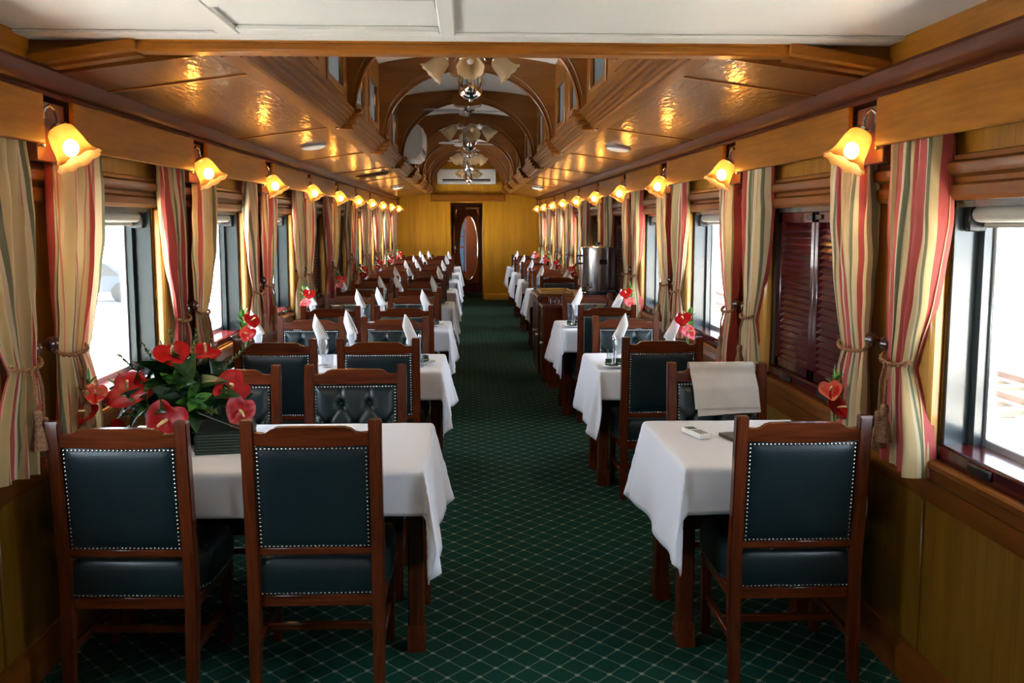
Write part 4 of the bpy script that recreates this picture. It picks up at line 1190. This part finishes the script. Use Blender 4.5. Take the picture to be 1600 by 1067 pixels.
# folded cloth over the far chair of the first right table
m = MB()
yc = 4.47 + .235            # line of the top rail in the world (chair turned round)
def fold_layer(m, x0, x1, zf, zbk, th, skew):
    def fn(u, v):
        L1 = .962 - zf; L2 = .962 - zbk; tot = L1 + L2 + .05
        s = v * tot; x = x0 + (x1 - x0) * u + .025 * (1 - v) * 0
        if s < L1:
            d = L1 - s
            y = -.024 - th - .004 * math.sin(5 * u + 2) * d / .2 - .085 * d - .036 * min(1, max(0, d - .03) / .07); z = .962 - d - skew * (1 - u) * d / L1 * .5
            x += .10 * d
        elif s < L1 + .05:
            a = (s - L1) / .05 * math.pi; y = -(.021 + th) * math.cos(a); z = .962 + .012 * math.sin(a) + th
        else:
            d = s - L1 - .05; y = .021 + th + .01 * d; z = .962 - d
        return Vector((x, y, z + .0015 * noise.noise(Vector((u * 5, v * 8, th * 100)))))
    m.grid(fn, 20, 34)
fold_layer(m, -.150, .160, .768, .80, .004, .012)
fold_layer(m, -.138, .163, .745, .79, .001, .035)
m.solid(.002)
tw = m.obj('folded_cloth', 'towel', None, angle=60, loc=(1.205, yc - .005, .005)); tag(tw, 'cream folded linen cloth hung over the far chair back of the first right table', 'cloth')

# ------------------------------------------------------------------ service cabinets, urn, rack
def cabinet(label, x0, x1, y0, y1, h):
    t = thing('service_cabinet', label, 'cabinet', ((x0 + x1) / 2, (y0 + y1) / 2, 0))
    hx, hy = (x1 - x0) / 2, (y1 - y0) / 2
    m = MB(); m.box((-hx + .02, -hy + .01, .07), (hx, hy - .01, h - .03)); m.obj('body', 'mahog_z', t)
    m = MB(); m.box((-hx + .05, -hy + .02, 0), (hx, hy - .02, .07)); m.obj('plinth', 'doord', t)
    m = MB(); m.box((-hx - .01, -hy - .012, h - .03), (hx, hy + .012, h), .006, 2); m.obj('top', 'mahog', t)
    m = MB(); m.box((-hx - .014, -hy - .004, h - .026), (-hx - .0095, hy + .004, h - .006)); m.obj('edge_strip', 'brass', t)
    dz0, dz1 = .09, h - .05
    nd = 1 if y1 - y0 < .5 else 2
    for k in range(nd):
        a = -hy + .015 + (2 * hy - .03) * k / nd; b = -hy + .015 + (2 * hy - .03) * (k + 1) / nd
        m = MB(); m.box((-hx, a + .004, dz0), (-hx + .02, b - .004, dz1), .003); m.box((-hx - .006, a + .06, dz0 + .07), (-hx, b - .06, dz1 - .07), .004); d = m.obj('door', 'mahog_z', t)
        m = MB(); m.lathe([(.006, 0), (.006, .012), (.014, .018), (.014, .026), (0, .03)], 12, Matrix.Translation((-hx, a + .03, h * .55)) @ Matrix.Rotation(R(-90), 4, 'Y')); m.obj('knob', 'white_pl', d)
    return t
cabinet('lower dark mahogany service cabinet carrying the wire rack beside the aisle', .735, 1.44, 9.78, 10.14, .835)
cabinet('taller dark mahogany service cabinet carrying the steel urn', .72, 1.44, 10.22, 11.12, .90)
u = thing('water_urn', 'tall stainless steel hot water urn on the taller service cabinet', 'urn', (1.36, 10.44, .901))
m = MB(); m.lathe([(.175, 0), (.185, .01), (.185, .035), (.176, .04)], 40); m.obj('base', 'black', u)
m = MB(); m.lathe([(.178, .04), (.18, .05), (.18, .455), (.184, .458), (.184, .47), (.176, .475)], 48); m.obj('body', 'steel', u)
m = MB(); m.lathe([(.183, .472), (.185, .476), (.183, .488), (.14, .498), (.05, .503), (0, .504)], 40); m.obj('lid', 'steel', u)
m = MB(); m.lathe([(.012, .50), (.012, .512), (.028, .516), (.028, .535), (.02, .54), (0, .541)], 16); m.obj('lid_knob', 'black', u)
m = MB()
for k in range(9): pass
m.grid(lambda a, v: Vector((.1815 * math.sin(R(-2 + 26 * a)), -.1815 * math.cos(R(-2 + 26 * a)), .315 + .05 * v)), 8, 1); m.solid(-.002); m.obj('name_plate', 'black', u)
m = MB(); m.tube([(-.18, -.02, .40), (-.225, -.02, .40), (-.225, -.02, .32), (-.18, -.02, .32)], .011, 8); m.obj('handle', 'black', u)
m = MB(); m.tube([(-.10, -.15, .075), (-.135, -.205, .075), (-.135, -.205, .045)], .011, 8); m.box((-.145, -.215, .085), (-.125, -.195, .12), .003); m.obj('tap', 'black', u)
t = thing('wire_rack', 'chrome wire cutlery rack standing on the lower service cabinet', 'rack', (.985, 9.96, .836))
m = MB()
for z in (.012, .055):
    m.tube([(-.17, -.12, z), (.17, -.12, z), (.17, .12, z), (-.17, .12, z), (-.17, -.12, z)], .004, 6)
for k in range(9):
    x = -.17 + .34 * k / 8
    m.tube([(x, -.12, .055), (x, -.12, .012), (x, .12, .012), (x, .12, .055)], .003, 6)
m.obj('basket', 'chrome', t)
m = MB(); m.tube([(-.17, 0, .055), (-.19, 0, .11), (0, 0, .125), (.19, 0, .11), (.17, 0, .055)], .005, 6); m.obj('handle', 'chrome', t)
t = thing('serving_tray', 'long dark serving tray lying on the taller service cabinet by the aisle', 'tray', (.92, 10.62, .901))
m = MB(); m.box((-.17, -.32, 0), (.17, .32, .006), .002); m.obj('base', 'mahog', t)
m = MB()
m.box((-.17, -.32, .006), (-.16, .32, .028), .002); m.box((.16, -.32, .006), (.17, .32, .028), .002); m.box((-.16, -.32, .006), (.16, -.31, .028), .002); m.box((-.16, .31, .006), (.16, .32, .028), .002)
m.obj('rim', 'brass', t)

# ------------------------------------------------------------------ ceiling fans, coolers, ceiling fittings
def make_fan():
    t = thing('ceiling_fan', 'fan', 'ceiling fan')       # origin at the underside of the crown block (z = 2.88)
    m = MB(); m.lathe([(.0, .0), (.055, 0), (.05, -.02), (.03, -.035), (.012, -.04)], 24); m.obj('canopy', 'chrome', t)
    m = MB(); m.lathe([(.010, -.03), (.010, -.30)], 10); m.obj('rod', 'chrome', t)
    m = MB(); m.lathe([(.012, -.01), (.05, -.02), (.062, -.03), (.062, -.048), (.045, -.06), (.012, -.07)], 24); m.obj('blade_hub', 'chrome', t)
    for k in range(4):
        Mz = Matrix.Rotation(R(90 * k), 4, 'Z')
        m = MB(); m.box((.05, -.012, -.046), (.15, .012, -.040), .002, 1, Mz); o = m.obj('blade_iron', 'chrome', t)
        m = MB(); Mt = Mz @ Matrix.Translation((0, 0, -.042)) @ Matrix.Rotation(R(11), 4, 'X')
        n = 12; pts = [(.11, -.035)] + [(.44 + .055 * math.sin(math.pi * q / n), -.055 * math.cos(math.pi * q / n)) for q in range(n + 1)] + [(.11, .035)]
        m.prism(pts, lambda x, y: Mt @ Vector((x, y, -.003)), lambda x, y: Mt @ Vector((x, y, .003))); m.obj('blade', 'blade', t)
    # light kit: turned chrome body, four scroll arms, four glass shades
    m = MB(); m.lathe([(.012, -.20), (.03, -.205), (.04, -.225), (.03, -.245), (.045, -.255), (.066, -.268), (.076, -.30), (.080, -.35), (.077, -.40), (.068, -.435), (.046, -.458), (.018, -.466), (.014, -.478), (0, -.485)], 28)
    for k in range(4):
        Mz = Matrix.Rotation(R(90 * k + 45), 4, 'Z')
        m.tube([Mz @ Vector(p) for p in ((.07, 0, -.285), (.098, 0, -.30), (.10, 0, -.36), (.082, 0, -.41))], .006, 6)
    m.obj('light_body', 'chrome', t)
    for k in range(4):
        Mz = Matrix.Rotation(R(90 * k), 4, 'Z')
        m = MB(); m.tube([Mz @ Vector(p) for p in ((.03, 0, -.235), (.07, 0, -.20), (.11, 0, -.185), (.145, 0, -.20), (.155, 0, -.215))], .007, 8)
        pts = [Mz @ Vector((.075 + .022 * math.cos(q * .55), 0, -.232 + .022 * math.sin(q * .55))) for q in range(10)]; m.tube(pts, .004, 6)
        m.obj('light_arm', 'chrome', t)
        ax = Mz @ Vector((.62, 0, -.62)).normalized()
        M4 = Matrix.Translation(Mz @ Vector((.152, 0, -.21))) @ Vector((0, 0, 1)).rotation_difference(ax).to_matrix().to_4x4()
        m = MB(); m.lathe([(0, -.01), (.018, -.008), (.030, .004), (.030, .018)], 16, M4); m.obj('shade_holder', 'chrome', t)
        m = MB(); shade_mesh(m, M4 @ Matrix.Translation((0, 0, .008)), 1.0); m.obj('glass_shade', 'shade_off', t, angle=70)
        m = MB(); m.ball((0, 0, 0), .022, 10, 8); b = m.obj('bulb', 'disc', t); b.location = M4 @ Vector((0, 0, .07))
    return t
fan = make_fan()
for k, ai in enumerate((0, 2, 4, 6)):
    place(fan, 'chrome ceiling fan with four frosted glass shades, %s under the arches' % (['nearest', 'second', 'third', 'farthest'][k]), (.018, ARCH[ai], 2.88), R([0, 8, 24, 35][k]), 'ceiling fans along the clerestory')

def cooler(label, loc, rz, w):
    t = thing('air_conditioner', label, 'air conditioner', loc, rz)
    m = MB()
    prof = [(0, .31), (-.19, .31), (-.215, .29), (-.225, .20), (-.225, .10), (-.205, .04), (-.15, .0), (0, 0)]
    m.along_x(prof, -w / 2, w / 2); m.obj('body', 'white_pl', t)
    m = MB(); m.along_x([(-.2265, .285), (-.2285, .285), (-.2305, .13), (-.2255, .13)], -w / 2 + .02, w / 2 - .02); m.obj('front_panel', 'white_pl', t)
    m = MB(); m.along_x([(-.214, .066), (-.221, .086), (-.2265, .104), (-.221, .104), (-.205, .066)], -w / 2 + .11, w / 2 - .11); m.obj('air_outlet', 'vent', t)
    m = MB(); m.along_x([(-.208, .040), (-.213, .040), (-.216, .060), (-.211, .060)], -w / 2 + .11, w / 2 - .11); m.obj('louvre', 'grey_pl', t)
    return t
cooler('white air conditioner on the far bulkhead above the passage', (-.03, YF - .012, 2.44), 0, 1.22)
ac = cooler('white air conditioner on the left clerestory wall between the arches', (-.742, 12.1, 2.372), R(90), 1.2); ac.scale = (1, 1.0, 1.2)
def disc(label, x, y):
    z = 2.25 - (abs(x) - .80) * (2.25 - 2.158) / .70
    t = thing('ceiling_light', label, 'ceiling light', (x, y, z - .001), 0, 'round ceiling lights')
    t.rotation_euler = (0, math.atan((2.25 - 2.158) / .70) * (1 if x > 0 else -1), 0)
    m = MB(); m.lathe([(.098, 0), (.098, -.010), (.088, -.012)], 36); m.obj('rim', 'grey_pl', t)
    m = MB(); m.lathe([(.088, -.008), (.086, -.018), (.06, -.028), (0, -.034)], 36); m.obj('diffuser', 'disc', t)
disc('round white ceiling light on the left ceiling, near one', -1.128, 7.45); disc('round white ceiling light on the left ceiling, far one', -1.128, 16.2)
disc('round white ceiling light on the right ceiling, near one', 1.128, 7.55); disc('round white ceiling light on the right ceiling, far one', 1.128, 16.3)
t = thing('ceiling_vent', 'dark slotted air vent in the left ceiling beyond the near round light', 'vent', (-1.12, 12.0, 2.2055)); t.rotation_euler = (0, -math.atan(.092 / .70), 0)
m = MB(); m.box((-.19, -.16, -.014), (.19, .16, -.002), .003); m.obj('frame', 'moul', t)
for k in (-1, 1):
    m = MB(); m.box((-.17, k * .075 - .045, -.0165), (.17, k * .075 + .045, -.0135)); m.obj('slot', 'vent', t)

# ------------------------------------------------------------------ outdoors
mb = MB(); mb.box((-120, -60, -1.25), (-W - .17, 120, -1.15)); struct(mb.obj('pavement', 'pave'))
mb = MB(); mb.box((W + .17, -60, -1.25), (120, 120, -1.15)); struct(mb.obj('ground', 'ballast'))
t = MB(); t.box((-9.2, -20, -1.15), (-9.0, 90, -1.05)); k = t.obj('kerb', 'sleeper'); struct(k)
for j, xr in enumerate((5.2, 8.6)):
    t = thing('railway_track', 'railway track with rusty rails outside the right windows, %s' % ('the closer one' if j == 0 else 'the one further out'), 'railway track', (xr, 0, -1.15), 0, 'tracks outside the right windows')
    for s in (-1, 1):
        m = MB(); m.along_y([(s * .54 - .06, .12), (s * .54 + .06, .12), (s * .54 + .03, .16), (s * .54 + .035, .26), (s * .54 - .035, .26), (s * .54 - .03, .16)], -10, 40); m.obj('rail', 'rail', t)
    m = MB()
    for k in range(76): m.box((-1.0, -10 + k * .66, 0), (1.0, -9.76 + k * .66, .12))
    m.obj('sleepers', 'sleeper', t)
# parked car
t = thing('car', 'blue grey car parked on the pale paving outside the left windows', 'car', (-13.6, 36, -1.15), R(8))
m = MB(); m.prism([(-2.1, .35), (2.1, .35), (2.15, .75), (1.5, .92), (.9, 1.38), (-.9, 1.42), (-1.6, .95), (-2.1, .85)], lambda x, z: (x, -.82, z), lambda x, z: (x, .82, z)); m.obj('body', 'carpaint', t)
m = MB(); m.prism([(1.3, .93), (.85, 1.32), (-.85, 1.35), (-1.35, .96)], lambda x, z: (x, -.835, z), lambda x, z: (x, .835, z)); m.obj('window', 'black', t)
for x in (-1.3, 1.35):
    for s in (-1, 1):
        m = MB(); m.lathe([(.0, -.1), (.33, -.1), (.34, 0), (.33, .1), (0, .1)], 24, Matrix.Translation((x, s * .78, .34)) @ Matrix.Rotation(R(90), 4, 'X')); m.obj('wheel', 'tyre', t)
# palm tree
pt = thing('palm_tree', 'palm tree with drooping fronds outside the first left window', 'tree', (-5.35, 12.5, -1.15))
m = MB(); m.tube([(0, 0, 0), (.05, .1, 1.6), (0, .05, 3.7)], [.24, .19, .15], 12); m.obj('trunk', 'bark', pt)
rp = random.Random(3)
for k in range(16):
    a = k * .3927 + rp.uniform(-.1, .1); m = MB()
    L = rp.uniform(1.9, 2.5); el = R(rp.choice((10, 35, 55)))
    P = []
    for q in range(9):
        s = q / 8
        P.append(Vector((math.cos(a) * L * s * math.cos(el), math.sin(a) * L * s * math.cos(el), 3.7 + L * s * math.sin(el) - 1.9 * s * s)))
    m.tube(P, [.022 - .002 * q for q in range(9)], 5)
    sd_ = Vector((-math.sin(a), math.cos(a), 0))
    for q in range(22):
        s = .1 + .9 * q / 21; f = s * 8; i0 = min(7, int(f)); p = P[i0].lerp(P[i0 + 1], f - i0)
        for g in (-1, 1):
            d = (sd_ * g * .7 + (P[i0 + 1] - P[i0]).normalized() * .6 + Vector((0, 0, -.55))).normalized()
            leaf_blade(m, p, p + d * (.55 * math.sin(math.pi * min(.95, s * .8 + .15)) + .1), .035, .0)
    m.obj('frond', 'palmleaf', pt, angle=60, recalc=False)

# ------------------------------------------------------------------ light
wd = bpy.data.worlds.new('World'); sc.world = wd; wd.use_nodes = True
bg = wd.node_tree.nodes['Background']; bg.inputs['Color'].default_value = (.74, .86, 1., 1); bg.inputs['Strength'].default_value = 8.
S = bpy.data.lights.new('sun', 'SUN'); S.energy = 62.; S.angle = R(.6); S.color = (1., .93, .80)
so = bpy.data.objects.new('sun', S); COL.objects.link(so)
so.rotation_euler = Vector((.26, -.22, -1.15)).normalized().to_track_quat('-Z', 'Y').to_euler()
# light portals help the sky find its way in through the windows
for sx in (-1, 1):
    for j in range(len(PIL) - 1):
        y0, y1 = PIL[j] + HP, PIL[j + 1] - HP
        idx = round((PIL[j + 1] - 3.6) / 1.875)
        if idx in SHUT['left' if sx < 0 else 'right']: continue
        A = bpy.data.lights.new('window_portal', 'AREA'); A.shape = 'RECTANGLE'; A.size = ZW - ZS - .1; A.size_y = y1 - y0 - .1
        A.cycles.is_portal = True
        o = bpy.data.objects.new('window_portal', A); COL.objects.link(o)
        o.location = (sx * (W + .155), (y0 + y1) / 2, (ZS + ZW) / 2); o.rotation_euler = (0, R(90 * sx), 0)

# ------------------------------------------------------------------ camera and view
F_PX, EYE = 1556., 1.65
pitch = math.atan((533.5 - 347) / F_PX); yaw = math.atan((800 - 732) / F_PX)
cam = bpy.data.cameras.new('Camera'); co = bpy.data.objects.new('Camera', cam); COL.objects.link(co)
cam.sensor_width = 36.; cam.lens = 36. * F_PX / 1600.; cam.clip_start = .05; cam.clip_end = 400
co.location = (0, 0, EYE); co.rotation_euler = (R(90) - pitch, 0, -yaw)
sc.camera = co
vs = sc.view_settings
sc.display_settings.display_device = 'sRGB'
vs.view_transform = 'Standard'; vs.look = 'None'; vs.gamma = 1.; vs.use_curve_mapping = False
vs.exposure = 0.55
sc.cycles.use_denoising = True
sc.cycles.max_bounces = 10; sc.cycles.transparent_max_bounces = 16
sc.cycles.sample_clamp_indirect = 20.
sc.cycles.caustics_reflective = False; sc.cycles.caustics_refractive = False
